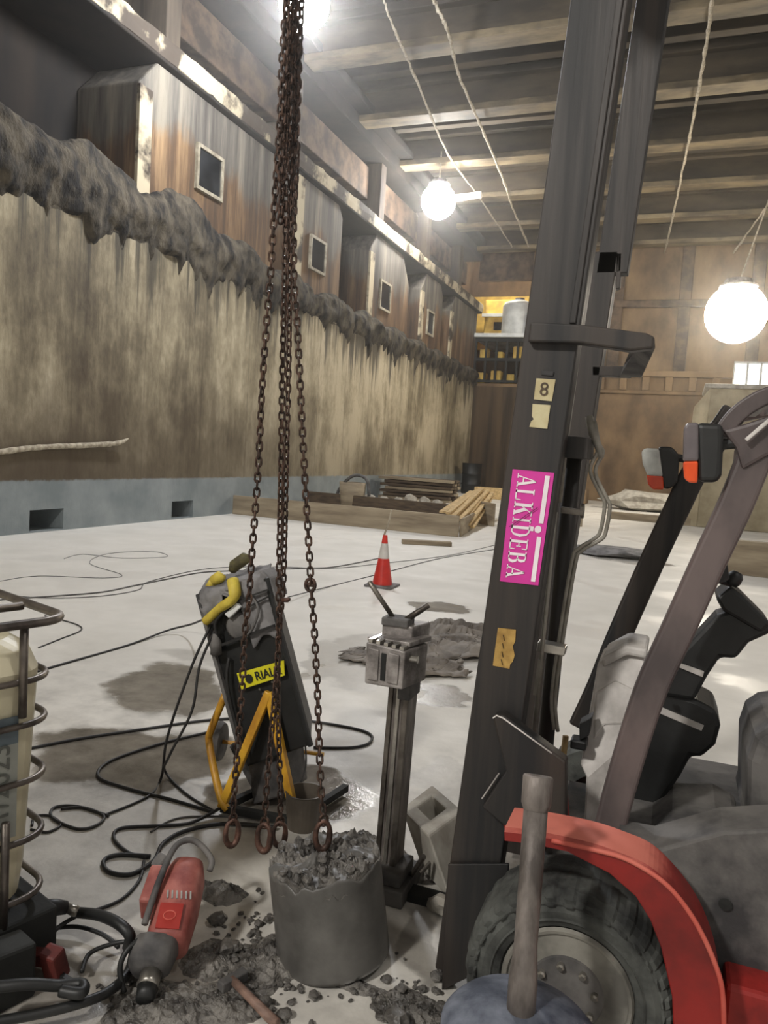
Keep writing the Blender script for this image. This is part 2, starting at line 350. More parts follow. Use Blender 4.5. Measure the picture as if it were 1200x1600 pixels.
pier(11.55, 16.5, .55, 0, 1, (13.35, 14.15, 6.7, 7.45))
pier(17.6, 20.4, 0, .3, 2, (18.45, 19.25, 6.35, 7.1))
pier(22.5, 26.3, .6, .9, 3, (23.5, 24.3, 6.3, 7.1))
pier(27.6, 30.4, .7, .4, 4, (28.5, 29.2, 6.3, 7.1))
pier(31.6, 36.0, .7, 0, 5, None)
pier(5.2, 8.2, 0, .5, 6, (6.4, 7.2, 6.7, 7.5))
# crane rail beam
r = MB(); r.span((-10.9, -6, 8.45), (-9.35, 36.3, 8.62)); 
struct(r.build('trim_1', MAT['nearblack'], world=True, bevel=.03))
r = MB()
def railfn(u, v):
    y = -6+42.3*u; n = fbm((y*1.3, v*3, 4))
    prof = [(-9.42, 8.47), (-9.34, 8.50), (-9.31, 8.66+.05*n), (-9.31, 8.84+.04*n), (-9.40, 8.9+.03*n), (-9.9, 8.9)]
    x, z = prof[int(round(v*5))]; return V((x+.03*n, y, z))
r.grid(railfn, 420, 6); struct(r.build('trim_2', MAT['pale'], world=True))
# gallery above the rail: columns, lintels and infill panels
for i, y in enumerate((7.9, 12.8, 17.9, 23.9, 28.9, 33.6)):
    struct(MB().span((-10.9, y-.22, 8.9), (-9.75, y+.22, 11.4)).build('wall_left_column', MAT['pier'], world=True, bevel=.03))
for y0, y1 in ((13.1, 17.6), (18.2, 23.6), (24.2, 28.6), (29.2, 33.3), (33.9, 36)):
    struct(MB().span((-10.9, y0, 9.75), (-10.15, y1, 10.75)).build('wall_left_infill', MAT['tan'], world=True, bevel=.03))
    struct(MB().span((-10.9, y0, 8.9), (-10.3, y1, 9.3)).build('wall_left_parapet', MAT['pier'], world=True, bevel=.03))
struct(MB().span((-10.9, -6, 10.9), (-9.5, 36.3, 11.35)).span((-10.9, -6, 11.35), (-9.1, 36.3, 11.6)).build('trim_3', MAT['nearblack'], world=True, bevel=.05))

# ================================================================ ceiling and transverse beams
struct(MB().span((-11.2, -6, 12.2), (14, 40, 12.5)).build('ceiling', MAT['ceil'], world=True))
k = 0; y = .4
while y < 36:
    b = MB(); b.span((-9.6, y-.10, 11.3), (14, y+.10, 12.2)); b.span((-9.6, y-.32, 11.98), (14, y+.32, 12.2))
    b.span((-9.6, y+.95, 11.75), (14, y+1.25, 12.2)); b.span((-9.6, y+1.95, 11.75), (14, y+2.25, 12.2))
    o = struct(b.build('ceiling_beam', MAT['beam'], world=True, bevel=.02))
    f = MB(); f.span((-9.6, y-.30, 11.12), (14, y+.30, 11.3)); f.build('flange', MAT['flange'], o, bevel=.02)
    y += 3.5
# ================================================================ far wall
fw = MB(); fw.span((-7.0, 36, 0), (14, 36.6, 12.2)); fw.span((-9.4, 36, 0), (-7.0, 36.6, 5.15))
struct(fw.build('wall_far', MAT['farwall'], world=True))
struct(MB().span((-9.4, 35.85, 0), (-7.0, 36, 5.0)).build('wall_far_boarding', MAT['farboard'], world=True))
fr = MB(); fr.span((-7, 35.6, 5.6), (14, 36, 5.85)); fr.span((-7, 35.8, 4.85), (14, 36, 5.0))
for i in range(16): fr.span((-5.6+i*.95, 35.7, 5.0), (-5.3+i*.95, 36, 5.6))
struct(fr.build('trim_4', MAT['farwall'], world=True, bevel=.02))
fr = MB()
for i, x in enumerate((-6.2, -3.4, -.6, 2.2, 5.0, 7.8)): fr.span((x, 35.75, 5.85), (x+.5, 36, 11.2))
fr.span((-7, 35.7, 8.6), (14, 36, 8.9)); struct(fr.build('trim_5', MAT['tan'], world=True, bevel=.03))
# gallery recess behind the far left corner
g = MB(); g.span((-11.5, 41, 5), (-6.8, 41.3, 12.2)); g.span((-11.5, 36, 5), (-11.2, 41.3, 12.2)); g.span((-7.0, 36.6, 5), (-6.7, 41.3, 12.2)); g.span((-11.5, 36.3, 5.0), (-6.7, 41.3, 5.2))
struct(g.build('wall_far_gallery', MAT['farwall'], world=True))
struct(MB().span((-11.2, 40.8, 7.4), (-7.0, 41, 10.2)).build('wall_far_lit_room', MAT['yellowroom'], world=True))
struct(MB().span((-9.7, 35.7, 7.28), (-6.9, 40.8, 7.46)).build('trim_6', MAT['white'], world=True, bevel=.02))
struct(MB().span((-9.6, 36.2, 10.0), (-6.9, 36.6, 12.2)).build('wall_far_lintel', MAT['tan'], world=True, bevel=.02))
def work_lamp(name, c, r, glow, label, cable_to=None, arm=None, flat=1.0, n=28):
    c = V(c); t = thing(name, c+V((0, 0, -r)), label, 'lamp')
    prof = [(r*math.sin(math.pi*i/14), -r*flat*math.cos(math.pi*i/14)) for i in range(15)]
    MB().lathe(prof, c, n=n).build('glowing_globe', glow, t, smooth=True)
    MB().lathe([(.0, 0), (r*.45, 0), (r*.5, -r*.18), (r*.62, -r*.2), (r*.62, -r*.26), (0, -r*.26)][::-1], c+V((0, 0, r*flat+.12)), n=20).build('housing', MAT['cover'], t)
    if cable_to is not None: MB().tube([c+V((0, 0, r*flat)), cable_to], .025, 6).build('hanger', MAT['rope'], t)
    if arm: MB().tube(arm, .11, 10).build('arm', MAT['flarewhite'], t)  # near-white arm colour stands in for the lamp's flare along it
    return t
# trestle frame under the walkway
t = thing('steel_trestle', (-8.2, 35.9, 5.2), 'dark steel trestle under the white walkway in the far left corner', 'trestle')
for i in range(6): MB().span((-9.5+i*.5, 35.95, 5.2), (-9.4+i*.5, 36.05, 7.28)).build('post', MAT['darkbase'], t)
MB().span((-9.6, 35.93, 6.2), (-6.95, 36.07, 6.35)).span((-9.6, 35.93, 7.1), (-6.95, 36.07, 7.28)).span((-9.6, 35.93, 5.2), (-6.95, 36.07, 5.32)).build('rail', MAT['darkbase'], t)
for i, (x, z, sx, sz) in enumerate(((-9.2, 5.5, .45, .5), (-8.5, 5.45, .5, .6), (-7.85, 5.45, .45, .45), (-9.15, 6.4, .4, .45), (-7.5, 6.4, .5, .6), (-8.4, 6.4, .35, .35))):
    c = MB().box((x, 36.6, z-.0+sz/2-.1), (sx, .5, sz)).build('crate', MAT['yellowroom'], bevel=.04)
    tag(c, ['amber crate at the left end of the lower trestle shelf', 'tall amber crate in the middle of the lower trestle shelf', 'amber crate right of centre on the lower trestle shelf', 'amber crate on the upper trestle shelf at its left', 'largest amber crate on the upper trestle shelf at its right', 'small amber crate in the middle of the upper trestle shelf'][i], 'crate', 'amber crates in the far corner')
    c.location.z = 5.2 if z < 6 else 6.35
# white tank on the walkway
t = thing('water_tank', (-7.7, 37.0, 7.46), 'white tank standing on the far walkway in bright light', 'tank')
MB().lathe([(.0, 0), (.75, 0), (.78, .1), (.78, 1.45), (.7, 1.62), (.3, 1.75), (.0, 1.75)], (-7.75, 37.1, 7.46), n=32).build('body', MAT['white'], t, smooth=True)
MB().lathe([(.0, 0), (.22, 0), (.22, .12), (0, .12)], (-7.75, 37.1, 9.2), n=20).build('lid', MAT['cover'], t)
t = thing('site_cabin', (-8.9, 38.6, 7.46), 'yellow cabin with a small dark window behind the far walkway', 'cabin')
MB().span((-9.7, 38.2, 7.46), (-8.3, 39.4, 9.5)).build('body', MAT['yellowroom'], t, bevel=.03)
MB().span((-9.2, 38.15, 8.0), (-8.8, 38.22, 8.4)).build('window', MAT['glass'], t)
MB().span((-9.8, 38.0, 8.65), (-8.2, 38.2, 8.8)).build('awning', MAT['white'], t)
work_lamp('work_lamp', (-8.6, 37.4, 10.9), .22, emis('lamp_glow_gallery', (1, .93, .78, 1), 260), 'small lamp lighting the ochre room in the far left corner', V((-8.6, 37.4, 12.2)))
# beige block and glowing white panes at the right
bq = MB(); bq.prism([V((.62, 24, 0)), V((2.4, 24, 0)), V((5, 24, 0)), V((5, 24, 4.0)), V((.66, 24, 4.0))], (0, 2.5, 0))
t = thing('concrete_hopper', (2.4, 25, 0), 'tall beige concrete block with a chamfered left corner beyond the forklift lamps', 'concrete block')
bq.build('body', MAT['beigeblock'], t, bevel=.03)
MB().prism([V((.24, 24.5, 0)), V((.62, 24, 0)), V((.66, 24, 4.0)), V((.28, 24.5, 3.5))], (.0, 2.0, 0)).build('chamfered_cheek', MAT['beigeblock'], t)
MB().span((.5, 23.9, 4.0), (5.1, 26.6, 4.12)).build('coping', MAT['block'], t, bevel=.02)
for i in range(4):
    x0 = 1.28+i*.36
    wd = struct(MB().span((x0, 24.6, 4.12), (x0+.30, 24.7, 4.78)).build('window_%d' % (20+i), GLOWW, world=True))
    MB().span((x0-.03, 24.58, 4.12), (x0, 24.72, 4.82)).span((x0+.3, 24.58, 4.12), (x0+.33, 24.72, 4.82)).span((x0-.03, 24.58, 4.78), (x0+.33, 24.72, 4.84)).build('window_frame', MAT['white'], wd)

# ================================================================ sludge crust on the ledge
OUT = [(0, 158), (60, 197), (80, 213), (115, 216), (150, 226), (190, 258), (213, 292), (236, 303), (262, 292), (285, 298), (310, 322), (325, 352), (345, 366), (372, 372), (395, 388), (420, 420)]
prof = [(PX(x, y, -9.45).y, PX(x, y, -9.45).z) for x, y in OUT]
def top(y):
    if y < prof[0][0]: return prof[0][1]+.15*math.sin(y*2.2)
    for (a, za), (b, zb) in zip(prof, prof[1:]):
        if y <= b: return za+(zb-za)*(y-a)/(b-a)
    return 5.66+.30*abs(math.sin((y-prof[-1][0])*1.25+.4*fbm((y*.5, 0, 0))))*max(.4, 1-(y-16)*.03)+.08*fbm((y*2, 1, 1))
def drip(y):
    n = fbm((y*.9, 3.1, 0), 3); s = abs(fbm((y*3.4, 9.2, 1), 3)); d = .22+.9*max(0, n)*(1+.8*fbm((y*2.7, 5, 2), 3))+1.0*max(0, s-.32)
    return min(max(d, .15), 1.4)
def crust(u, v):
    y = -2+38*u; t = max(top(y), 5.66); d = drip(y); e = 1-u*.3
    P = [(-10.85, 5.61+.3*(t-5.6)), (-10.2, 5.6+.6*(t-5.6)), (-9.7, 5.6+.9*(t-5.6)), (-9.5, t), (-9.4, 5.6+.9*(t-5.6)), (-9.30, 5.6+.55*(t-5.6)), (-9.24, 5.60), (-9.26, 5.50-.25*d), (-9.30, 5.42-.55*d), (-9.34, 5.36-.8*d), (-9.42, 5.3-d)]
    f = v*10; i = min(int(f), 9); a = f-i; x = P[i][0]*(1-a)+P[i+1][0]*a; z = P[i][1]*(1-a)+P[i+1][1]*a
    nn = fbm((y*1.6, z*2.2, 0), 5); x += .10*nn*(1 if v < .95 else 0); z += .06*fbm((y*2.4, x*2, 5), 4)
    return V((x, y, z))
c = MB().grid(crust, 900, 31).build('sludge_crust', MAT['crust'], world=True, smooth=True)
tag(c, 'dark lumpy sludge crust hanging over the ledge of the left wall', 'crust', kind='stuff')
# thin pale strip along the wall, lower left
pts = smooth_path([PX(-60, 712, -9.36), PX(0, 706, -9.36), PX(60, 699, -9.36), (PX(150, 695, -9.33)), PX(185, 692, -9.3), PX(201, 685, -9.26)], 6)
b = MB().tube(pts, [.045+.02*fbm((i*.7, 0, 0)) for i in range(len(pts)-6)]+[.04, .035, .03, .022, .015, .008], 8)
tag(b.build('pale_wall_strip', MAT['rope'], smooth=True), 'thin pale strip running along the left wall above the grey band', 'plank')

# ================================================================ lamps and ceiling cables
c1 = PZ(475, 6, 8.9); work_lamp('work_lamp', c1, .42, GLOW1, 'dazzling work lamp at the top of the chains', V((c1.x, c1.y, 11.9)))
c2 = PZ(685, 315, 9.9); work_lamp('work_lamp', c2, .56, GLOW2, 'bright round lamp with an arm coloured white as if lit under the middle of the left ceiling edge', c2+V((0, 0, 1.6)), [c2+V((.3, 0, .05)), PY(752, 304, c2.y)])
c3 = V((1.24, 26.17, 6.5)); work_lamp('bloom_sized_lamp', c3, .90, GLOW3, 'large glowing lamp with its globe widened to its bloom hanging at the far right', V((2.2, 26.3, 11.3)))  # globe made as wide as the lamp's bloom
def dusty_cable(pts, r, label, sag=.0):
    P = smooth_path(pts, 14); b = MB(); rr = [r*.5*(1+1.4*abs(fbm((i*.35, r*50, 2)))) for i in range(len(P))]
    P = [p+V((.03*fbm((i*.5, 1, 1)), 0, .05*fbm((i*.6, 0, 7)))) for i, p in enumerate(P)]
    tag(b.tube(P, rr, 6).build('overhead_cable', MAT['rope'], smooth=True), label, 'cable', 'dusty cables under the ceiling')
zc = 10.95
dusty_cable([PZ(597, -60, zc), PZ(600, 0, zc), PZ(622, 60, zc-.15), PZ(640, 100, zc-.1), PZ(700, 240, zc), PZ(750, 310, zc-.1), PZ(800, 385, zc)], .045, 'left one of the dusty cables under the ceiling, passing the white lamp arm')
dusty_cable([PZ(660, -60, zc), PZ(678, 0, zc), PZ(700, 50, zc-.2), PZ(718, 120, zc), PZ(757, 210, zc), PZ(790, 290, zc-.25), PZ(800, 322, zc-.1), PZ(826, 385, zc)], .06, 'thick ragged dusty cable between the left lamp and the forklift mast')
dusty_cable([PZ(1118, -60, zc), PZ(1108, 40, zc), PZ(1088, 160, zc-.1), PZ(1068, 260, zc), PZ(1042, 380, zc), PZ(1026, 440, zc)], .06, 'dusty cable running down the ceiling right of the mast')
dusty_cable([PZ(1260, 230, zc), PZ(1200, 320, zc), PZ(1150, 390, zc-.1), PZ(1118, 440, zc)], .05, 'dusty cable running towards the far lamp')
# two added fill lamps out of view that brighten the foreground
for i, (c, e) in enumerate((((-3.6, -4.6, 6.8), 400), ((4.5, .5, 9.8), 120))):
    g = emis('fill_lamp_glow_%s' % 'ab'[i], (1, .96, .9, 1), e)
    work_lamp('work_lamp', c, .35, g, ['added unseen fill lamp behind the camera to the left', 'added unseen fill lamp above the forklift'][i], V(c)+V((0, 0, 1.9)))
# ================================================================ dusty air of the hall
hm = bpy.data.materials.new('dust_haze'); hm.use_nodes = True; nt = hm.node_tree; nt.nodes.clear()
vs_ = nt.nodes.new('ShaderNodeVolumeScatter'); vs_.inputs['Density'].default_value = .0030; vs_.inputs['Anisotropy'].default_value = .86; vs_.inputs['Color'].default_value = (1, .96, .90, 1)
oo = nt.nodes.new('ShaderNodeOutputMaterial'); nt.links.new(vs_.outputs[0], oo.inputs['Volume'])
hz = MB().span((-11.1, -5.9, .001), (13.9, 41, 12.19)).build('dust_haze', hm, world=True)
tag(hz, 'thin dusty haze filling the whole hall', 'haze', kind='stuff')
# ================================================================ formwork enclosure in the middle distance
def board(name, a, b, h, th, mat, label, cat, group=None, z0=0.0):
    a, b = V(a), V(b); a.z = b.z = z0+h/2
    o = MB().beam(a, b, th, h).build(name, mat, bevel=.01); return tag(o, label, cat, group)
board('formwork_board', (-9.35, 15.05, 0), (-4.0, 14.85, 0), .43, .06, MAT['formwork'], 'long low formwork board lying across the pale floor behind the cone', 'board')
board('formwork_board', (-4.0, 15.0, 0), (-4.25, 17.0, 0), .36, .05, MAT['formwork'], 'short formwork board running back from the right end of the long one', 'board')
board('formwork_board', (-9.35, 18.9, 0), (-4.9, 18.3, 0), .42, .06, MAT['darkwood'], 'dark formwork board parallel behind the long pale one', 'board')
board('formwork_board', (-4.6, 18.6, 0), (-4.0, 18.0, 0), .55, .06, MAT['formwork'], 'short upright board at the right of the pale timber pile', 'board')
board('formwork_board', (-4.0, 20.5, 0), (-2.2, 20.3, 0), .4, .06, MAT['formwork'], 'formwork board seen right of the timbers against the mast', 'board')
o = MB().beam(PZ(628, 846, .04), PZ(705, 850, .04), .16, .08).build('loose_plank', MAT['formwork'], bevel=.01); tag(o, 'loose short plank lying flat in front of the long formwork board', 'plank')
# plank stack: courses of boards, each a thing
kk = 0
for z in range(7):
    for j in range(3):
        x0 = -9.15+.12*random.random()+(.15 if z % 2 else 0); y = 23.6+j*.34
        o = MB().beam((x0, y, .16+z*.105), (-6.7+.15*random.random(), y+.15*random.random()-.07, .16+z*.105), .3, .085).build('stacked_plank', MAT['darkwood' if (z+j) % 3 else 'formwork'], bevel=.008)
        tag(o, 'dark wet plank, %s layer up, %s row of the far stack' % (['lowest', 'second', 'third', 'fourth', 'fifth', 'sixth', 'topmost'][z], ['front', 'middle', 'back'][j]), 'plank', 'planks in the dark stack')
for x in (-8.7, -7.2):
    o = MB().span((x-.06, 23.3, 0), (x+.06, 24.7, .115)).build('bearer_timber', MAT['formwork']); tag(o, 'bearer timber under the %s end of the dark plank stack' % ('left' if x < -8 else 'right'), 'timber')
# pale timbers leaning over the formwork
LT = [((700, 802), (745, 770)), ((708, 806), (752, 768)), ((716, 812), (758, 772)), ((722, 818), (762, 770)), ((730, 820), (768, 774)), ((692, 800), (738, 772)), ((738, 824), (770, 778))]
for i, (a, b) in enumerate(LT):
    A = PY(a[0], a[1], 15.6+.1*i); B = PY(b[0], b[1]-4, 19.5+.15*i); A.z = max(A.z, .05)
    o = MB().beam(A, B, .10+.03*(i % 3), .05).build('pale_timber', MAT['newwood'], bevel=.006)
    tag(o, ['second pale timber from the left in the pile leaning on the formwork end', 'third pale timber from the left in the leaning pile', 'middle pale timber of the leaning pile', 'third pale timber from the right in the leaning pile', 'second pale timber from the right in the leaning pile', 'leftmost pale timber of the pile leaning on the formwork end', 'rightmost pale timber of the leaning pile'][i], 'timber', 'pale timbers leaning on the formwork')
# rubble and bits inside the enclosure
def chunk(c, s, name, mat, label, cat, group=None, seed=0, sq=(1, 1, .8)):
    bm = bmesh.new(); bmesh.ops.create_icosphere(bm, subdivisions=2, radius=1); mb = MB()
    for v in bm.verts:
        n = 1+.45*fbm(v.co*1.3+V((seed*3.7, seed, 0)), 3)
        v.co = V((v.co.x*sq[0], v.co.y*sq[1], v.co.z*sq[2]))*s*n
    zmin = min(v.co.z for v in bm.verts); mb.add([v.co+V(c)+V((0, 0, -zmin*.8)) for v in bm.verts], [tuple(v.index for v in f.verts) for f in bm.faces]); bm.free()
    o = mb.build(name, mat); return tag(o, label, cat, group)
ORD = ['first', 'second', 'third', 'fourth', 'fifth', 'sixth', 'seventh', 'last']
for i, (x, y, s) in enumerate(((503, 787, .13), (522, 786, .15), (577, 786, .2), (600, 785, .15), (622, 786, .14), (640, 790, .22), (662, 786, .2), (684, 789, .17))):
    p = PZ(x, y, 0); p.y = min(p.y, 23.0); p = PY(x, y, p.y); p.z = 0
    chunk(p, s, 'rubble_lump', MAT['block'], 'pale lump of broken concrete inside the formwork, %s from the left' % ORD[i], 'rubble', 'pale lumps inside the formwork', i)
# upright bucket with hose arch inside enclosure
t = thing('mortar_tub', PZ(549, 797, 0), 'round grey mortar tub standing behind the long formwork board', 'tub')
c = PZ(549, 797, 0); MB().lathe([(0, 0), (.32, 0), (.36, .75), (.33, .75), (.3, .1), (0, .1)], c, n=24).build('body', MAT['formwork'], t, smooth=True)
MB().tube(smooth_path([c+V((-.55, .1, .0)), c+V((-.45, .1, .5)), c+V((-.05, .1, .92)), c+V((.35, .1, .85)), c+V((.45, .1, .4))], 5), .045, 8).build('hose', MAT['greycable'], t, smooth=True)
# dark object standing against the far corner
t = thing('oil_drum', (-8.6, 33.5, 0), 'dark drum standing in the far left corner behind the planks', 'drum')
MB().lathe([(0, 0), (.42, 0), (.44, .05), (.42, .4), (.45, .43), (.42, .46), (.42, .85), (.45, .88), (.42, .91), (.44, 1.35), (.4, 1.35), (0, 1.3)], (-8.6, 33.5, 0), n=24).build('body', MAT['blackpl'], t, smooth=True)
o = MB().span((-7.6, 30.2, 0), (-5.4, 30.6, .45)).build('timber_baulk', MAT['newwood'], bevel=.02); tag(o, 'thick pale timber baulk lying behind the leaning timbers', 'timber')
o = MB().span((-6.2, 32.0, .0), (-3.4, 33.0, .6)).build('brick_pallet', MAT['farwall'], bevel=.03); tag(o, 'low brown stack by the foot of the far wall left of the mast', 'stack')
for i, (x0, x1, y, h, lb) in enumerate(((-2.2, .2, 30.5, .35, 'low pale heap of dumped mortar right of the mast at the far wall'), (-.2, 2.4, 27.5, .5, 'brown timber crib below the beige block'))):
    if i == 0: chunk(((x0+x1)/2, y, 0), 1.0, 'mortar_heap', MAT['block'], lb, 'heap', seed=4, sq=(1.6, .8, .4))
    else: tag(MB().span((x0, y, 0), (x1-.3, y+.5, h)).build('timber_crib', MAT['farwall'], bevel=.03), lb, 'timber')
board('formwork_board', (.85, 13.5, 0), (3.4, 13.3, 0), .55, .2, MAT['formwork'], 'thick brown board beyond the overhead guard at the right edge', 'board')
board('formwork_board', (-1.9, 24.5, 0), (1.8, 24.2, 0), .22, .2, MAT['formwork'], 'low brown sill board across the floor right of the mast', 'board')
chunk(PZ(960, 868, 0), .55, 'slurry_heap', MAT['cover'], 'flat grey heap of set slurry on the pale floor right of the mast', 'heap', seed=9, sq=(1.6, 1.0, .16))

# ================================================================ traffic cone with stick
cb = PZ(597, 916, 0)
t = thing('traffic_cone', cb, 'red and white traffic cone standing on the pale floor', 'cone')
MB().span(cb+V((-.17, -.17, 0)), cb+V((.17, .17, .03))).build('base', MAT['cover'], t, bevel=.01)
def cr(z): return .115-.088*(z/.6)
MB().lathe([(0, .03), (cr(.03)+.01, .03), (cr(.34), .34), (0, .34)], cb, n=28).build('body', MAT['conered'], t, smooth=False)
MB().lathe([(0, .34), (cr(.34)+.002, .34), (cr(.52)+.002, .52), (0, .52)], cb, n=28).build('reflective_sleeve', MAT['conewhite'], t)
MB().lathe([(0, .52), (cr(.52), .52), (cr(.6), .62), (0, .62)], cb, n=28).build('tip', MAT['conered'], t)
s = MB().tube([cb+V((-.02, 0, .6)), cb+V((.03, .0, .75)), PY(612, 797, cb.y+.1)], .012, 6).build('stick', MAT['rope']); tag(s, 'thin pale stick poking out of the top of the traffic cone', 'stick')

# ================================================================ crumpled tarpaulin
def lerp_q(q, u, v):
    a, b, c_, d = q; return (a*(1-u)+b*u)*(1-v)+(d*(1-u)+c_*u)*v
def tarp(q, label, seed, h=.09, nu=60, nv=30):
    Q = [PZ(*p) for p in q]
    def fn(u, v):
        e = .12*fbm((u*4+seed, v*4, 1), 3); u2 = u; v2 = v
        p = lerp_q(Q, u2, v2)+V((e*(1 if .05 < u < .95 else .7), e, 0)); r = abs(fbm((p.x*1.4+p.y*2.0+seed, p.y*5.0-p.x, seed), 4))
        edge = min(u, 1-u, v, 1-v)*8; p.z = .012+h*(r*1.0+.12)*min(1, edge+.35); return p
    o = MB().grid(fn, nu, nv).build('crumpled_tarpaulin', MAT['tarp'], smooth=True, solid=.006); tag(o, label, 'tarpaulin'); return o
tarp([(640, 1040), (765, 1030), (760, 985), (655, 978)], 'crumpled grey-brown tarpaulin on the floor between drill stand and mast', 1, .12)
tarp([(640, 1058), (728, 1062), (712, 1040), (640, 1034)], 'smaller wrinkled sheet lying right of the drill stand head', 5, .10)
tarp([(528, 1028), (575, 1040), (600, 1022), (545, 1016)], 'rolled edge of dark sheet poking out left of the drill stand', 8, .05, 40, 14)

# ================================================================ cables on the floor
def floor_cable(px, r, label, cat='cable', group=None, mat='cable', name='floor_cable', z=None):
    P = []; r = r*.62
    for q in px:
        if len(q) == 3: P.append(PZ(q[0], q[1], q[2]))
        elif len(q) == 4: P.append(PY(q[0], q[1], q[3]))
        else: P.append(PZ(q[0], q[1], r))
    b = MB().tube(smooth_path(P, 7), r, 6); return tag(b.build(name, MAT[mat], smooth=True), label, cat, group)
G = 'cables trailing over the floor'
floor_cable([(-40, 940), (30, 935), (90, 931), (160, 925), (210, 915), (260, 905), (320, 894), (400, 891), (470, 888), (520, 886), (575, 876), (600, 870)], .012, 'long cable crossing the pale floor from the left edge to the cone', group=G, mat='greycable')
floor_cable([(-20, 925), (60, 934), (150, 932), (215, 922), (235, 908), (330, 888), (440, 886), (520, 888), (600, 880), (700, 868), (772, 852)], .008, 'thin grey cable looping beside the long one and passing behind the cone', group=G, mat='greycable')
floor_cable([(450, 933, .05), (520, 915), (600, 895), (690, 872), (775, 858)], .009, 'cable running from the chain towards the mast behind the cone', group=G, mat='cable')
floor_cable([(20, 1060), (110, 1034), (200, 1008), (262, 985, .03), (300, 975, .12), (330, 962, .38)], .013, 'cable running from the white tank up to the black machine', group=G)
floor_cable([(60, 1012), (95, 998), (126, 985), (118, 975), (70, 962)], .009, 'short curled cable end beside the white tank lid', group=G)
floor_cable([(100, 873), (130, 866), (190, 872), (260, 870), (240, 862), (170, 865), (140, 880), (190, 898), (160, 903), (60, 900), (0, 908)], .006, 'faint looping cable on the pale floor by the left wall', group=G, mat='greycable')
floor_cable([(25, 1174), (120, 1155), (220, 1140), (330, 1125), (430, 1122), (520, 1132), (575, 1145), (578, 1160), (550, 1168), (490, 1168)], .013, 'cable passing behind the yellow frame and ending in a loop right of it', group=G)
floor_cable([(345, 1140), (270, 1157), (200, 1178), (162, 1195), (155, 1215), (200, 1232), (270, 1250), (330, 1268)], .012, 'cable bending in a wide hook left of the yellow frame', group=G)
floor_cable([(170, 1275), (120, 1260), (85, 1262), (82, 1278), (120, 1295), (150, 1290), (162, 1275), (130, 1262), (95, 1264)], .011, 'coiled cable ring on the floor left of the yellow frame', group=G)
floor_cable([(50, 1290), (55, 1276), (78, 1275), (95, 1288), (75, 1300), (48, 1296)], .009, 'small cable ring beside the coil near the white tank', group=G)
floor_cable([(330, 976, 1, 2.86), (300, 1040, 1, 2.8), (262, 1150, 1, 2.75), (252, 1215, .02), (230, 1245), (160, 1275)], .010, 'cable hanging from the top of the black machine down to the coil', group=G)
floor_cable([(338, 980, 1, 2.85), (312, 1040, 1, 2.8), (300, 1110, 1, 2.75), (265, 1180, 1, 2.72), (258, 1205, .03), (290, 1240), (335, 1268)], .010, 'second cable hanging from the black machine, crossing the first', group=G)
floor_cable([(345, 1262, .03), (300, 1285), (255, 1290), (190, 1294), (178, 1310), (200, 1332), (230, 1340)], .012, 'cable curving from the yellow frame foot behind the red drill motor', group=G)
floor_cable([(430, 1292, .02), (350, 1287), (290, 1298), (255, 1318), (240, 1345), (205, 1366), (170, 1362), (162, 1345), (185, 1336), (235, 1338)], .014, 'thick cable looping down to the red drill motor', group=G)
floor_cable([(420, 1280, .02), (360, 1276), (280, 1278), (235, 1300)], .007, 'thin grey cable beside the yellow frame foot', group=G, mat='greycable')
floor_cable([(225, 1345), (218, 1375), (190, 1405), (150, 1422)], .010, 'cable from the drill motor switch towards the hose coupling', group=G)
# black hoses bottom-left
G2 = 'black hoses at the lower left corner'
def hose(px, r, label, mat='blackpl'):
    P = [PZ(x, y, z) for x, y, z in px]; return tag(MB().tube(smooth_path(P, 7), r, 10).build('rubber_hose', MAT[mat], smooth=True), label, 'hose', G2)
hose([(-40, 1475, .1), (0, 1445, .12), (30, 1426, .12), (66, 1418, .12)], .012, 'black hose rising over the dark base of the white tank')
hose([(124, 1426, .08), (155, 1430, .1), (185, 1443, .12), (203, 1462, .1), (200, 1480, .05)], .017, 'thick black hose arching from the coupling to the drill motor')
hose([(125, 1428, .06), (90, 1450, .03), (74, 1475, .02), (76, 1500, .015)], .007, 'thin black hose curving down from the coupling')
hose([(70, 1452, .02), (120, 1448, .03), (160, 1460, .03), (185, 1480, .02)], .007, 'thin hose bowed between the coupling and the drill motor')
hose([(-30, 1545, .12), (40, 1538, .12), (90, 1540, .1), (128, 1538, .1), (126, 1552, .1), (95, 1548, .1)], .016, 'black hose end folded back below the red fitting')
hose([(-30, 1600, .06), (40, 1588, .06), (110, 1572, .06), (165, 1552, .05), (200, 1520, .04), (210, 1480, .05)], .014, 'long black hose sweeping along the bottom left corner to the drill')
hose([(128, 1518, .03), (140, 1490, .04), (175, 1475, .05), (205, 1470, .06)], .007, 'thin black hose bowed in front of the drill motor gearbox')
hose([(170, 1545, .02), (195, 1520, .03), (205, 1490, .05)], .006, 'thin hose ending under the drill motor gearbox')
# hose coupling
a, b_ = PZ(66, 1418, .12), PZ(104, 1418, .1)
t = thing('hose_coupling', a, 'black ribbed hose coupling with a pale brass end, lower left', 'coupling')
MB().tube([a, a*.9+b_*.1, a*.5+b_*.5, b_], [.012, .024, .026, .02], 12).build('body', MAT['blackpl'], t, smooth=True)
MB().tube([b_, b_*.3+PZ(124, 1426, .08)*.7, PZ(124, 1426, .08)], [.014, .018, .012], 12).build('brass_end', MAT['chrome'], t, smooth=True)
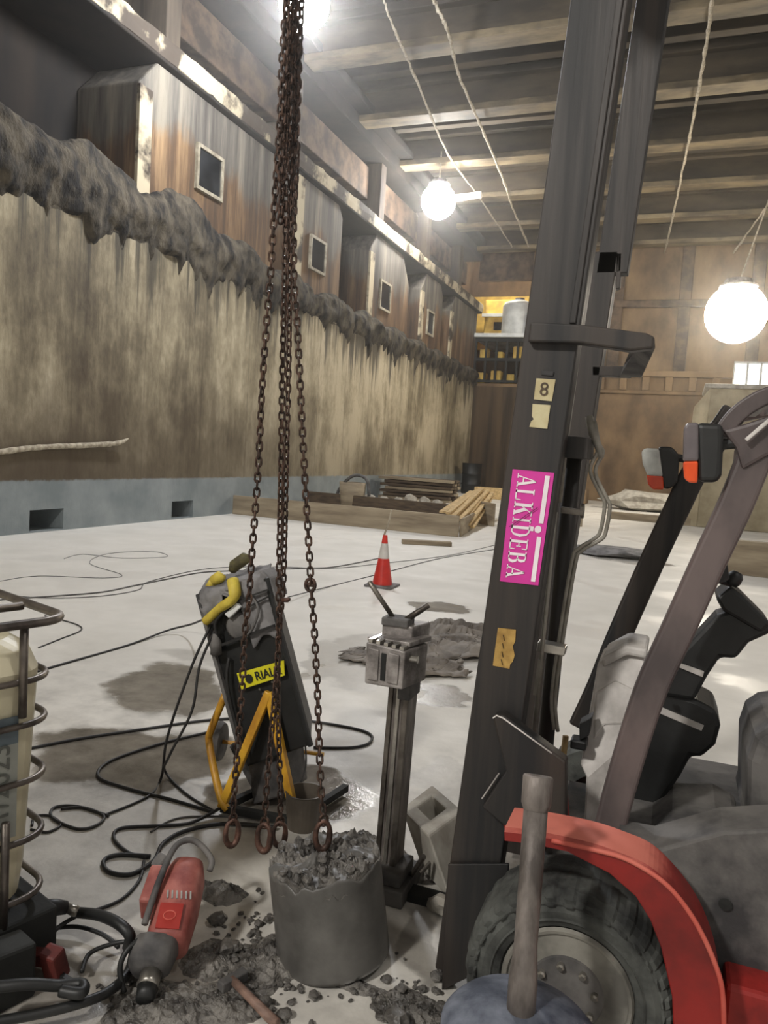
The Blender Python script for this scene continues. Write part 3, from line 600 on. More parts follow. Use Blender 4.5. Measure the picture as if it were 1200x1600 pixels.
# red fitting
c = PZ(85, 1505, .06)
t = thing('red_valve', c, 'small dark red valve fitting lying among the black hoses, lower left', 'valve')
MB().box(c+V((0, 0, .0)), (.06, .05, .10), Matrix.Rotation(.3, 3, 'X')).build('body', MAT['darkred'], t, bevel=.008)
MB().beam(c+V((-.13, -.02, .0)), c+V((-.02, 0, .01)), .04, .04).build('inlet', MAT['darkred'], t, bevel=.006)
MB().beam(c+V((.02, 0, -.03)), c+V((.08, -.01, -.03)), .015, .015).build('lever', MAT['blackpl'], t)

# ================================================================ white caged tank (IBC) at the left edge
ang = math.radians(72); ux = V((math.cos(ang), math.sin(ang), 0)); uy = V((-math.sin(ang), math.cos(ang), 0))
corner = PZ(46, 1500, 0)-uy*.0
T0 = V((corner.x+.045*math.cos(math.radians(46)), corner.y+.045*math.sin(math.radians(46)), 0))
t = thing('caged_tank', T0-ux*.5+uy*.4, 'white caged liquid tank on a dark pallet at the left edge', 'tank')
def L(a, b, z): return T0+ux*a+uy*b+V((0, 0, z))
def rbox(x0, x1, y0, y1, r, n=6):
    pts = []
    for cx, cy, s in ((x1-r, y0+r, -90), (x1-r, y1-r, 0), (x0+r, y1-r, 90), (x0+r, y0+r, 180)):
        for i in range(n+1):
            q = math.radians(s+90*i/n); pts.append((cx+r*math.cos(q), cy+r*math.sin(q)))
    return pts
rings = [(.16, .10), (.2, .03), (.3, .02), (.9, .0), (.96, .02), (.99, .06)]
mb = MB(); vs = []; N = None
for z, ins in rings:
    pp = rbox(-1.1+ins, -.0-ins, .01+ins, .95-ins, .11); N = len(pp); vs += [L(a, b, z) for a, b in pp]
fs = [(i*N+k, i*N+(k+1) % N, (i+1)*N+(k+1) % N, (i+1)*N+k) for i in range(len(rings)-1) for k in range(N)]+[tuple(range(N))[::-1], tuple((len(rings)-1)*N+k for k in range(N))]
mb.add(vs, fs).build('bottle', MAT['tank'], t, smooth=False, bevel=.01)
MB().lathe([(0, 0), (.1, 0), (.1, .05), (0, .05)], L(-.6, .5, .99), n=24).build('lid', MAT['blackpl'], t)
for z in (.22, .40, .58, .75, .88):
    pp = [L(a, b, z) for i, (a, b) in enumerate(rbox(-1.12, .012, -.005, .98, .10))]
    MB().tube(pp, .010, 8, closed=True).build('cage_hoop', MAT['cage'], t, smooth=True)
pp = [L(a, b, 1.055) for a, b in rbox(-1.13, .03, -.03, .99, .08)]
MB().tube(pp, .014, 8, closed=True).build('top_rail', MAT['cage'], t, smooth=True)
for a, b in [(-.36, -.018), (-.6, -.018), (-.84, -.018), (-1.05, -.018), (-.3, .99), (-.7, .99)]:
    MB().tube([L(a, b, .12), L(a, b, 1.05)], .012, 8).build('cage_bar', MAT['cage'], t, smooth=True)
MB().tube([L(-.10, -.018, .78), L(-.10, -.018, 1.05)], .012, 8).build('cage_bar', MAT['cage'], t, smooth=True)
MB().tube([L(-.14, -.018, .12), L(-.14, -.018, .48)], .012, 8).build('cage_bar', MAT['cage'], t, smooth=True)
MB().tube([L(-1.1, .2, 1.055), L(-.0, .2, 1.055)], .013, 8).build('cross_bar', MAT['cage'], t, smooth=True)
pb = MB()
for a in (-1.13, -.62, -.12): pb.prism([L(a, -.03, 0), L(a+.14, -.03, 0), L(a+.14, -.03, .13), L(a, -.03, .13)], uy*1.03)
pb.prism([L(-1.13, -.03, .11), L(.02, -.03, .11), L(.02, -.03, .17), L(-1.13, -.03, .17)], uy*1.03)
pb.build('pallet', MAT['darkbase'], t, bevel=.01)
MB().prism([L(-.34, .006, .42), L(-.10, .006, .42), L(-.10, .006, .70), L(-.34, .006, .70)], uy*-.004).build('label_plate', MAT['paper'], t)
MB().prism([L(-.34, .006, .70), L(-.10, .006, .70), L(-.10, .006, .78), L(-.34, .006, .78)], uy*-.004).build('label_band', MAT['bluegrey'], t)
words('date_text', '11/2023', L(-.15, -.001, .57), (0, 0, 1), -ux, .085, MAT['greyink'], t)
# dark box in front of the pallet, partly below the tank
o = MB().prism([L(-.6, -.14, 0), L(-.10, -.14, 0), L(-.10, -.14, .16), L(-.6, -.14, .2)], uy*.10).build('black_crate', MAT['darkbase'], bevel=.01); tag(o, 'black plastic crate at the foot of the white tank', 'crate')

# ================================================================ concrete core
cb = PZ(522, 1487, 0); ct = PY(507, 1338, cb.y+.0); R = .178; ax = (ct-cb)
t = thing('concrete_core', cb, 'drilled concrete core cylinder with a broken top, held by the right chain', 'concrete core')
axn = ax.normalized(); ca = axn.orthogonal().normalized(); cbv = axn.cross(ca); H_ = ax.length
NU = 96
def corefn(u, v):
    a = 2*math.pi*u; d = ca*math.cos(a)+cbv*math.sin(a)
    edge = .022*fbm((d.x*1.8, d.y*1.8, 1), 3)-.035*max(0, -d.y)*max(0, fbm((d.x*3.2, 3, d.y*2), 2)+.1)
    f = v
    if f < .8: h = (H_+edge)*(f/.8)*.96; r = R*(1+.006*fbm((d.x*3, d.y*3, h*8)))
    elif f < .87: h = (H_+edge)*.975; r = R*.985
    else:
        s = (f-.87)/.13; r = R*.97*(1-s); q = d*r; h = (H_+edge)*(1-s)+H_*s+.05*fbm((q.x*14, q.y*14, 2), 5)*min(1, s*4+.3)-.01
    if f < .02: h = 0
    p = cb+d*r+axn*h; return p
MB().grid(corefn, NU, 70).build('body', MAT['core'], t, smooth=True)
def capfn(u, v):
    a = 2*math.pi*u; d = ca*math.cos(a)+cbv*math.sin(a); r = R*1.0*(1-v); q = d*r
    h = H_-.012+.034*abs(fbm((q.x*16+3, q.y*16, 2), 5))+.02*fbm((q.x*50, q.y*50, 2), 3)-(.05 if v < .03 else 0)
    return cb+q+axn*h
MB().grid(capfn, 96, 34).build('broken_top', MAT['rubble'], t, smooth=False)
for i in range(26):
    a = random.random()*6.28; r = R*math.sqrt(random.random())*.95; p = cb+(ca*math.cos(a)+cbv*math.sin(a))*r+axn*(H_+.004)
    chunk(p, random.uniform(.006, .018), 'concrete_fragment', MAT['rubble'], 'broken fragment lying on top of the concrete core', 'fragment', 'fragments on top of the concrete core', i+40)
# a gap of earth behind the core and rubble between core and stand
def heap(cx, cy, rx, ry, h, label, seed, n=48):
    def fn(u, v):
        a = 2*math.pi*u; rr = (1-v)*(1+.25*fbm((math.cos(a)*1.5+seed, math.sin(a)*1.5, 2), 3)); x = rx*rr*math.cos(a); y = ry*rr*math.sin(a)
        z = h*(v**.8)*(.65+.7*abs(fbm((x*9+seed, y*9, 1), 5)))+.012*fbm((x*50, y*50, seed), 3)*min(1, v*4)
        return V((cx+x, cy+y, max(z, -.004 if v < .01 else .001)))
    o = MB().grid(fn, n*2, n//2+8).build('wet_rubble', MAT['rubble'], smooth=False); return tag(o, label, 'rubble', kind='stuff')
p = PZ(560, 1345, 0); heap(p.x, p.y+.06, .20, .13, .11, 'heap of wet rubble behind the concrete core', 2)
p = PZ(345, 1395, 0); heap(p.x, p.y, .10, .07, .05, 'small wet rubble heap right of the red drill motor', 5, 30)
p = PZ(430, 1500, 0); heap(p.x, p.y, .10, .16, .035, 'wet crumbs piled along the left foot of the core', 7, 36)
p = PZ(330, 1500, 0); heap(p.x, p.y, .09, .10, .02, 'thin spread of slurry crumbs between drill motor and core', 12, 36)
p = PZ(250, 1575, 0); heap(p.x, p.y, .17, .12, .04, 'slurry and crumbs below the drill motor chuck', 15, 40)
p = PZ(350, 1570, 0); heap(p.x, p.y, .12, .09, .03, 'slurry crumbs around the hammer head', 18, 36)
p = PZ(640, 1580, 0); heap(p.x, p.y, .12, .08, .02, 'fine crumbs right of the floor joint', 21, 36)
p = PZ(540, 1535, 0); heap(p.x, p.y, .15, .03, .02, 'row of crumbs along the front foot of the core', 24, 36)
p = PZ(650, 1365, 0); heap(p.x, p.y, .09, .08, .05, 'dark rubble between the drill stand foot and the precast block', 28, 36)
# scattered chunks, each one its own object
protos = [chunk((0, 0, 0), .02, 'rubble_chip', MAT['rubble'], None, None, None, s, (1, .8, .6)) for s in range(5)]
def inpoly(x, y): return True
cnt = 0; used = set()
while cnt < 270:
    r_ = random.random()
    if r_ < .62: x = random.gauss(400, 55); y = random.gauss(1490, 52)
    elif r_ < .75: x = random.gauss(490, 60); y = random.gauss(1545, 14)
    elif r_ < .88: x = random.gauss(650, 28); y = random.gauss(1560, 32)
    else: x = random.gauss(200, 70); y = random.gauss(1550, 30)
    if not (60 < x < 700 and 1385 < y < 1620): continue
    p = PZ(x, y, 0)
    if (p-V((cb.x, cb.y, 0))).length < R+.02: continue
    if 215 < x < 335 and y < 1535: continue
    s = min(2.2, random.lognormvariate(-1.0, .5))
    i = random.randrange(5); src = protos[i]
    o = src if i not in used else src.copy()
    if i in used: COL.objects.link(o)
    used.add(i)
    o.location = (p.x, p.y, 0); o.scale = (s, s, s); o.rotation_euler = (0, 0, random.random()*6.28)
    lb = 'chip of wet concrete in the slurry below the red drill motor' if x < 300 else ('small chip of wet concrete right of the floor joint by the mast foot' if x > 590 else ('chip of wet concrete in front of the core foot' if x > 455 else 'chip of wet concrete scattered between the drill motor and the core'))
    tag(o, lb, 'rubble', lb.replace('chip', 'chips')); cnt += 1

# ================================================================ chain sling
def link_mesh(mb, c, d, n, pitch, wd, half):
    """stadium link centred at c, long axis d, plane normal n"""
    s = d.cross(n).normalized(); L_ = pitch/2+wd*.5-half
    path = []
    for k in range(5): a = math.pi*k/4; path.append(c+d*(L_+half*math.sin(a))+s*half*math.cos(a))
    for k in range(5): a = math.pi+math.pi*k/4; path.append(c+d*(-L_+half*math.sin(a))+s*half*math.cos(a))
    mb.tube(path, wd/2, 6, closed=True)
def chain(pts, name, parent, pitch=.0255, wd=.0078, half=.0088, twist=.35):
    P = smooth_path(pts, 10); mb = MB(); acc = 0; i = 0; pos = P[0].copy(); k = 0; seg = 0
    cum = [0]
    for a, b in zip(P, P[1:]): cum.append(cum[-1]+(b-a).length)
    tot = cum[-1]; s_ = pitch/2; j = 0
    while s_ < tot:
        while cum[j+1] < s_: j += 1
        a = (s_-cum[j])/(cum[j+1]-cum[j]); c = P[j].lerp(P[j+1], a); d = (P[j+1]-P[j]).normalized()
        n = V((math.cos(twist), math.sin(twist), 0)); n = (n-d*n.dot(d)).normalized(); n2 = d.cross(n)
        w_ = .25*math.sin(k*.23); nn = (n if k % 2 else n2); nn = (nn*math.cos(w_)+d.cross(nn)*math.sin(w_)).normalized()
        link_mesh(mb, c, d, nn, pitch, wd, half); s_ += pitch; k += 1
    return mb.build(name, MAT['rust'], parent, smooth=True)
TOPZ = PY(455, 0, 2.25)
t = thing('chain_sling', V((TOPZ.x, 2.25, .1)), 'rusty four-leg chain sling hanging in front of the black machine', 'chain sling')
SL = t
top_ = V((TOPZ.x, 2.25, 3.34))
# master ring
MB().tube([top_+V((.055*math.cos(a), 0, .08*math.sin(a)+.08)) for a in [2*math.pi*k/24 for k in range(24)]], .010, 8, closed=True).build('master_link', MAT['rust'], t, smooth=True)
def leg(px, Y, last=None): return [top_]+[PY(x, y, yy) for x, y, yy in px]
legs = {
 'a': [(443, 60, 2.22), (438, 180, 2.22), (430, 300, 2.22), (424, 410, 2.22), (417, 500, 2.22), (410, 600, 2.22), (403, 740, 2.22), (394, 860, 2.22), (389, 938, 2.22), (383, 985, 2.22), (377, 1094, 2.22), (371, 1172, 2.22), (366, 1241, 2.22), (364, 1274, 2.22)],
 'b': [(452, 60, 2.30), (448, 180, 2.30), (447, 300, 2.30), (445, 420, 2.30), (442, 560, 2.30), (439, 740, 2.30), (436, 900, 2.30), (436, 985, 2.30), (430, 1080, 2.29), (422, 1170, 2.27), (416, 1240, 2.25), (414, 1280, 2.25)],
 'c': [(460, 60, 2.38), (456, 180, 2.38), (453, 300, 2.38), (453, 420, 2.38), (451, 560, 2.38), (447, 740, 2.38), (443, 900, 2.38), (436, 985, 2.38), (434, 1080, 2.38), (436, 1170, 2.36), (438, 1240, 2.35), (438, 1278, 2.35)],
 'd': [(465, 60, 2.26), (463, 180, 2.26), (459, 300, 2.26), (459, 420, 2.26), (464, 500, 2.26), (469, 600, 2.26), (476, 740, 2.26), (483, 860, 2.26), (487, 930, 2.26), (491, 985, 2.26), (496, 1079, 2.26), (499, 1172, 2.22), (502, 1240, 2.18), (506, 1276, 2.17)],
}
def hook(p, parent, yaw, s=1.0, drop=.0):
    """closed-loop sling hook hanging at p"""
    e = V((math.cos(yaw), math.sin(yaw), 0)); q = []
    for k in range(24):
        a = 2*math.pi*k/24; q.append(p+V((0, 0, -.062*s))+e*(.0235*s*math.sin(a))+V((0, 0, .046*s*math.cos(a))))
    rr = [(.0075+.0035*(1-math.cos(2*math.pi*k/24))/2)*s for k in range(24)]
    h = MB().tube(q, rr, 8, closed=True).build('hook', MAT['hookm'], parent, smooth=True)
    n = V((-e.y, e.x, 0)); MB().tube([p+V((0, 0, -.012*s))+e*.013*math.sin(a)*s+V((0, 0, .018*math.cos(a)*s)) for a in [2*math.pi*k/14 for k in range(14)]], .005*s, 6, closed=True).build('eye_link', MAT['rust'], h, smooth=True)
    MB().tube([p+e*.018*s+V((0, 0, -.03*s)), p+e*.012*s+V((0, 0, -.095*s))], .004*s, 6).build('latch', MAT['hookm'], h)
    return h
for k_, (pxs) in legs.items():
    pts = leg(pxs, 0); lg = chain(pts, 'chain_leg', SL, twist={'a': .3, 'b': 1.0, 'c': -.4, 'd': .5}[k_])
    end = pts[-1]; hook(end, lg, {'a': .9, 'b': .1, 'c': .5, 'd': .6}[k_], {'a': 1.0, 'b': 1.05, 'c': .95, 'd': 1.0}[k_])
# chain shorteners bundled at the top and joining links
for dx, dy, zt, zb in ((-.018, .04, 3.2, 2.38), (.012, -.045, 3.2, 2.48), (.0, .07, 3.2, 2.30), (.016, .0, 3.1, 2.58)):
    P = [V((TOPZ.x+dx*.5, 2.25+dy, zt)), V((TOPZ.x+dx, 2.25+dy, (zt+zb)/2)), V((TOPZ.x+dx*1.2, 2.25+dy, zb)), V((TOPZ.x+dx*1.6, 2.25+dy+.01, zb-.03)), V((TOPZ.x+dx*1.9, 2.25+dy+.02, zb+.04)), V((TOPZ.x+dx*1.7, 2.25+dy+.02, zb+.3))]
    chain(P, 'shortened_chain_end', SL, twist=dx*20)
p = PY(485, 914, 2.26); MB().tube([p+V((.017*math.sin(a), 0, .020*math.cos(a))) for a in [2*math.pi*k/20 for k in range(20)]], .0062, 8, closed=True).tube([p+V((-.017, 0, .0)), p+V((.017, 0, .0))], .0065, 8).build('joining_link', MAT['hookm'], SL, smooth=True)
p = PY(447, 937, 2.30); MB().tube([p+V((-.015, 0, -.004)), p+V((.005, 0, 0)), p+V((.014, 0, .004))], [.007, .009, .006], 8).build('shackle_pin', MAT['hookm'], SL, smooth=True)
# ================================================================ black machine on the yellow trolley
YF = 2.88
c4 = [PY(312, 930, YF), PY(418, 905, YF), PY(487, 1165, YF), PY(385, 1200, YF)]; TLc, TRc, BRc, BLc = c4
back = V((-.115, .24, .02))
t = thing('wall_saw_power_unit', V(((BLc.x+BRc.x)/2, 3.0, 0)), 'tall black tilted machine on a yellow trolley with a yellow sign', 'machine')
MU = t
MB().prism(c4, back).build('housing', MAT['blackpl'], t, bevel=.012)
def F(u, v, o=0.0): return lerp_q([TLc, TRc, BRc, BLc], u, v)+V((0, -o, 0))
eX = (TRc-TLc).normalized(); eZ = (TLc-BLc).normalized()
# raised side rails
for u in (0.0, 1.0): MB().beam(F(u, -.01, .008), F(u, 1.0, .008), .018, .024, up=(0, 1, 0)).build('side_rail', MAT['dusty' if u < .5 else 'blackpl'], t, bevel=.004)
# grey dusty cover over the top third
def cov(u, v):
    s = v*2.0
    if s < 1: p = F(u, 0, .006)+back*(1-s)*1.0+V((0, 0, .008))
    else:
        w_ = s-1; dep_ = (.15 if u < .33 else (.06 if u < .58 else .34))+.03*math.sin(u*14); p = F(u, w_*dep_, .012+.012*abs(fbm((u*6, w_*3, 2))))
    return p+V((0, -.006*fbm((u*7, v*9, 1)), .010*fbm((u*5, v*5, 3))))
MB().grid(cov, 60, 24).build('dust_cover', MAT['cover'], t, smooth=True, solid=.008)
MB().prism([F(.93, -.07, 0), F(1.04, -.0, 0), F(1.04, .12, 0), F(.85, .03, 0)], V((0, .12, 0))).build('cover_flap', MAT['cover'], t, bevel=.01)
MB().beam(F(.18, .30, .03), F(.98, .27, .03), .012, .012).build('strap', MAT['cable'], t)
MB().beam(F(.55, .08, .035), F(1.02, .06, .035), .008, .008).beam(F(.6, .14, .035), F(1.0, .10, .035), .008, .008).build('strap', MAT['cable'], t)
MB().lathe([(0, 0), (.06, 0), (.068, .01), (.05, .022), (0, .025)], F(.46, .22, .0), axis=(0, -1, 0), n=24).build('round_cap', MAT['dusty'], t, smooth=True)
MB().prism([F(.37, .135, .03), F(.58, .09, .03), F(.62, .12, .03), F(.42, .165, .03)], V((0, -.02, 0))).build('silver_bracket', MAT['white'], t, bevel=.004)
MB().tube(smooth_path([F(.10, .33, .03), F(.17, .25, .04), F(.22, .17, .05), F(.42, .11, .05)], 5), .008, 6).build('plug_lead', MAT['cable'], t, smooth=True)
MB().tube([F(.08, .34, .035), F(.13, .28, .04), F(.16, .23, .045)], [.026, .024, .010], 10).build('plug', MAT['dusty'], t, smooth=True)
MB().tube(smooth_path([F(.75, .05, .03), F(.85, .15, .045), F(.7, .25, .04), F(.6, .28, .04)], 5), .006, 6).build('lead', MAT['greycable'], t, smooth=True)
MB().tube(smooth_path([F(.22, .38, .02), F(.14, .5, .04), F(.10, .7, .04), F(.12, .95, .04)], 5), .008, 6).build('lead', MAT['cable'], t, smooth=True)
# sign
s0 = PY(375, 1050, YF); s1 = PY(425, 1036, YF); s2 = PY(428, 1060, YF); s3 = PY(382, 1075, YF); o_ = V((0, -.022, 0))
s1 = s0+(s1-s0)*1.45; s2 = s3+(s2-s3)*1.45
MB().prism([s0+o_, s1+o_, s2+o_, s3+o_], (0, -.004, 0)).build('yellow_sign', MAT['sign'], t)
mid = (s0+s1+s2+s3)/4+V((0, -.029, 0)); sx_ = (s1-s0).normalized()
words('sign_text', 'RIALK', mid+sx_*.035+V((0, 0, -.002)), sx_, (0, 0, 1), .052, MAT['darkink'], t, sx=.95, bold=.0012)
lc = mid-sx_*.062
MB().prism([lc+V((.019*math.cos(a), 0, .021*math.sin(a)-.002)) for a in [2*math.pi*(k+.5)/8 for k in range(8)]], (0, -.002, 0)).build('sign_emblem', MAT['darkink'], t)
for u, v in ((.52, .60), (.72, .58), (.55, .63)): MB().lathe([(0, 0), (.006, 0), (.005, .004), (0, .004)], F(u, v, .013), axis=(0, -1, 0), n=10).build('bolt', MAT['chrome'], t)
# yellow trolley frame
Yt = 2.82
apex = PY(420, 1092, YF-.03); fl_ = PZ(346, 1262, .02); fr_ = PY(462, 1248, Yt); fr_.z = .05
fl_ = PY(346, 1262, Yt-.04); fl_.z = max(fl_.z, .02)
MB().beam(apex+V((0, 0, .03)), fl_, .035, .03, up=(0, 1, 0)).build('front_strut', MAT['yellow'], t, bevel=.004)
MB().beam(apex+V((0, 0, .03)), fr_, .035, .03, up=(0, 1, 0)).build('front_strut', MAT['yellow'], t, bevel=.004)
MB().tube(smooth_path([PY(352, 1085, YF+.02), PY(330, 1140, YF), PY(327, 1160, YF), PY(337, 1215, Yt), fl_+V((-.0, 0, .03)), fl_+V((.03, 0, .0))], 5), .017, 10).build('side_tube', MAT['yellow'], t, smooth=True)
MB().beam(fl_, fr_+V((0, .0, -.02)), .03, .03).build('base_bar', MAT['darkbase'], t)
MB().beam(fl_, fl_+V((.1, .42, 0)), .03, .03).beam(fr_+V((0, 0, -.02)), fr_+V((.06, .40, -.02)), .03, .03).build('base_bar', MAT['darkbase'], t)
for p in (PY(342, 1158, 3.05), ):
    w_ = MB().lathe([(0, -.02), (.085, -.02), (.095, 0), (.085, .02), (0, .02)], p, axis=(1, .25, 0), n=28).build('wheel', MAT['dusty'], t, smooth=False)
    MB().tube([p, p+V((.5, .1, 0))], .010, 8).build('axle', MAT['yellow'], t)
    MB().beam(p+V((.08, 0, 0)), fl_+V((.06, .2, .02)), .03, .03).build('axle_stay', MAT['dusty'], t)
p = PY(520, 1150, 3.25); 
MB().tube(smooth_path([F(.95, .98, .02), PY(478, 1195, 2.85), PY(470, 1222, 2.8)], 5), .004, 6).build('lead', MAT['cable'], t)
# lower dark body between the struts
MB().prism([PY(386, 1192, YF+.03), PY(432, 1178, YF+.03), PY(440, 1245, YF+.03), PY(395, 1258, YF+.03)], (0.02, .22, 0)).build('motor_block', MAT['dusty'], t, bevel=.01)
# yellow gloves / hose pieces on top
g1 = F(.08, .15, .05); g2 = F(.58, .055, .055); g3 = F(.56, -.04, .02)
o = MB().tube(smooth_path([g1, g1.lerp(g2, .5)+V((0, 0, .005)), g2, g3], 6), [.020]*7+[.022]*6+[.027]*6, 12).build('yellow_glove', MAT['lemon'], smooth=True); tag(o, 'long yellow rubber glove lying diagonally across the top of the black machine', 'glove')
o = MB().tube([F(.0, -.03, -.08), F(.10, -.06, -.08)], [.017, .022], 12).tube([F(.10, -.06, -.08), F(.2, -.075, -.08), F(.26, -.06, -.08)], [.026, .028, .015], 12).build('yellow_plug', MAT['lemon'], smooth=True); tag(o, 'yellow cable plug with a muddy end at the top left corner of the black machine', 'plug')
o = MB().tube([F(.36, -.09, -.10), F(.42, -.12, -.10), F(.6, -.15, -.10), F(.68, -.14, -.10)], [.016, .028, .028, .014], 12).build('olive_plug', MAT['olive'], smooth=True); tag(o, 'muddy olive cable plug on the top middle of the black machine', 'plug')
# tub shape made up for an unclear brown-grey patch behind the chains
bc = PZ(462, 1300, 0)
o = MB().lathe([(0, 0), (.07, 0), (.082, .15), (.086, .155), (.078, .155), (.066, .02), (0, .02)], PZ(462, 1302, 0)+V((0, .07, 0)), n=28).build('brown_tub_shape', MAT['tubbrown'], smooth=False); tag(o, 'made-up brown-grey tub shape standing behind the right chain hooks', 'bucket')

# ================================================================ drill stand
t = thing('core_drill_stand', PZ(600, 1395, 0), 'tall core drill stand with a cast gearbox head standing behind the concrete core', 'drill stand')
Ys = 2.55
def S(x, y, dy=0): return PY(x, y, Ys+dy)
b0, b1 = S(603, 1385), S(637, 978); off = V((.0, .0, 0)); axs = (b1-b0).normalized()
def col(dx0, dx1, dy0, dy1, name, mat, z0=0, z1=1):
    a = b0+(b1-b0)*z0; b = b0+(b1-b0)*z1
    MB().add([a+V((x, y, 0)) for x, y in ((dx0, dy0), (dx1, dy0), (dx1, dy1), (dx0, dy1))]+[b+V((x, y, 0)) for x, y in ((dx0, dy0), (dx1, dy0), (dx1, dy1), (dx0, dy1))], [(0,1,2,3),(7,6,5,4)]+[(i, 4+i, 4+(i+1) % 4, (i+1) % 4) for i in range(4)]).build(name, mat, t, bevel=.003)
col(-.045, .03, 0, .09, 'column', MAT['pipe'])
col(-.05, -.032, -.008, .02, 'column_rib', MAT['steel']); col(.008, .03, -.012, .0, 'gear_rack', MAT['steel']); col(-.02, -.004, -.008, .0, 'column_rib', MAT['chrome'])
B0 = V((b0.x, Ys, 0))
MB().span(B0+V((-.07, -.08, .0)), B0+V((.09, .16, .06))).build('foot', MAT['dusty'], t, bevel=.006)
MB().span(B0+V((-.045, -.06, .06)), B0+V((.07, .1, .11))).build('foot_clamp', MAT['dusty'], t, bevel=.006)
MB().span(B0+V((.0, -.02, .0)), B0+V((.30, .05, .03))).build('foot_rail', MAT['darkbase'], t)
MB().tube([B0+V((.08, .05, .06)), B0+V((.13, .02, .16))], .010, 8).tube([B0+V((.10, .1, .05)), B0+V((.16, .12, .13))], .008, 8).build('levelling_screw', MAT['steel'], t)
# main carriage casting with slotted face
q = [S(572, 1002, -.14), S(633, 1018, -.14), S(628, 1078, -.14), S(569, 1068, -.14)]
MB().prism(q, V((.035, .15, 0))).build('carriage', MAT['aluminium'], t, bevel=.006)
def Q(u, v, o=0): return lerp_q(q, u, v)+V((0, -o, 0))
for u0, u1 in ((.08, .36), (.60, .88)):
    MB().prism([Q(u0, .12), Q(u1, .12), Q(u1, .88), Q(u0, .88)], V((0, -.006, 0))).build('carriage_pad', MAT['aluminium'], t, bevel=.004)
MB().prism([Q(.42, .18), Q(.54, .18), Q(.54, .85), Q(.42, .85)], V((0, -.003, 0))).build('slot', MAT['darkbase'], t)
for i in range(5):
    u = .06+i*.2; MB().prism([Q(u, -.0, .0), Q(u+.10, .0, .0), Q(u+.16, .0, -.13), Q(u+.06, 0, -.13)], V((0, 0, .012))).build('cooling_rib', MAT['chrome'], t)
q2 = [S(597, 972, -.03), S(645, 980, -.03), S(642, 1004, -.03), S(596, 996, -.03)]
MB().prism(q2, V((.03, .12, 0))).build('upper_block', MAT['aluminium'], t, bevel=.005)
q3 = [S(574, 994, -.10), S(640, 1004, -.10), S(640, 1012, -.10), S(574, 1002, -.10)]
MB().prism(q3, V((.035, .14, 0))).build('top_plate', MAT['aluminium'], t, bevel=.003)
hb = S(622, 970); MB().box(hb, (.10, .08, .03)).build('handle_boss', MAT['dusty'], t, bevel=.006)
MB().tube([hb+V((-.02, 0, .01)), S(577, 909, -.06)], .009, 8).build('handle', MAT['steel'], t, smooth=True)
MB().tube([hb+V((.02, 0, 0)), S(670, 945, .02)], .011, 8).build('handle', MAT['steel'], t, smooth=True)
a = S(626, 1027, -.08); MB().tube([a, S(648, 1030, -.1)], .008, 10).tube([S(640, 1029, -.1), S(653, 1031, -.1)], .013, 10).build('feed_shaft', MAT['chrome'], t)
a = S(640, 1045, .0); MB().lathe([(0, 0), (.03, 0), (.03, .03), (0, .03)], a, axis=(1, 0, 0), n=16).build('lock_knob', MAT['blackpl'], t)
MB().span(S(628, 1078)+V((-.01, -.02, -.03)), S(648, 1010)+V((.0, .10, .0))).build('slide', MAT['dusty'], t, bevel=.004)

# ================================================================ hollow precast block leaning behind the stand
P4 = [PY(625, 1290, 2.72), PY(673, 1240, 2.92), PY(716, 1262, 2.92), PY(708, 1300, 2.75), PY(690, 1330, 2.66), PY(640, 1300, 2.68)]
fa = PY(626, 1278, 2.75); fb_ = PY(674, 1240, 3.0); fc = PY(722, 1282, 2.86); fd = PY(668, 1322, 2.62)
nrm = (fb_-fa).cross(fd-fa).normalized()
if nrm.z > 0: nrm = -nrm
dn = (V((.13, -.03, -.25))).normalized()*.24
def Wq(u, v, d=0): return lerp_q([fa, fb_, fc, fd], u, v)+dn*d
vs = []; fs = []
outer = [(0,0),(1,0),(1,1),(0,1)]; inner = [(.30,.24),(.76,.24),(.76,.70),(.30,.70)]
for d in (0, 1):
    for (u, v) in outer+inner: vs.append(Wq(u, v, d))
for k in range(4):
    n_ = (k+1) % 4
    fs += [(k, n_, 4+n_, 4+k), (8+k, 12+k, 12+n_, 8+n_), (k, 8+k, 8+n_, n_), (4+k, 4+n_, 12+n_, 12+k)]
mn = min(v.z for v in vs); 
mbk = MB().add([v-V((0, 0, mn-.002)) if mn < 0 else v for v in vs], fs)
o = mbk.build('precast_block', MAT['block'], bevel=.008); tag(o, 'pale hollow precast concrete block tipped on its edge between drill stand and mast', 'concrete block')
o = chunk(PZ(690, 1425, 0)+V((.02, .0, 0)), .06, 'broken_block', MAT['block'], 'broken pale block piece lying under the tipped precast block', 'block piece', seed=3, sq=(1.2, .7, .6))

# ================================================================ red drill motor on the floor
A = PZ(247, 1500, .09); B = PZ(291, 1352, .20); ax = (B-A).normalized(); L0 = (B-A).length
sd = ax.cross(V((0, 0, 1))).normalized(); upv = sd.cross(ax).normalized()
t = thing('core_drill_motor', V((A.x, A.y, 0)), 'dusty red core drill motor with a black handle lying lower left', 'drill motor')
def D(s, a, u): return A+ax*(s*L0)+sd*a+upv*u
def shell(name, prof, mat, n=20, pw=3.2):
    mb = MB(); vs = []
    for s, a, u, ra, ru in prof:
        for k in range(n):
            q = 2*math.pi*k/n; c_, s_ = math.cos(q), math.sin(q)
            vs.append(D(s, a+ra*math.copysign(abs(c_)**(2/pw), c_), u+ru*math.copysign(abs(s_)**(2/pw), s_)))
    N = len(prof); mb.add(vs, [(i*n+k, i*n+(k+1) % n, (i+1)*n+(k+1) % n, (i+1)*n+k) for i in range(N-1) for k in range(n)]+[tuple(range(n))[::-1], tuple((N-1)*n+k for k in range(n))])
    return mb.build(name, mat, t, smooth=True, sub=0)
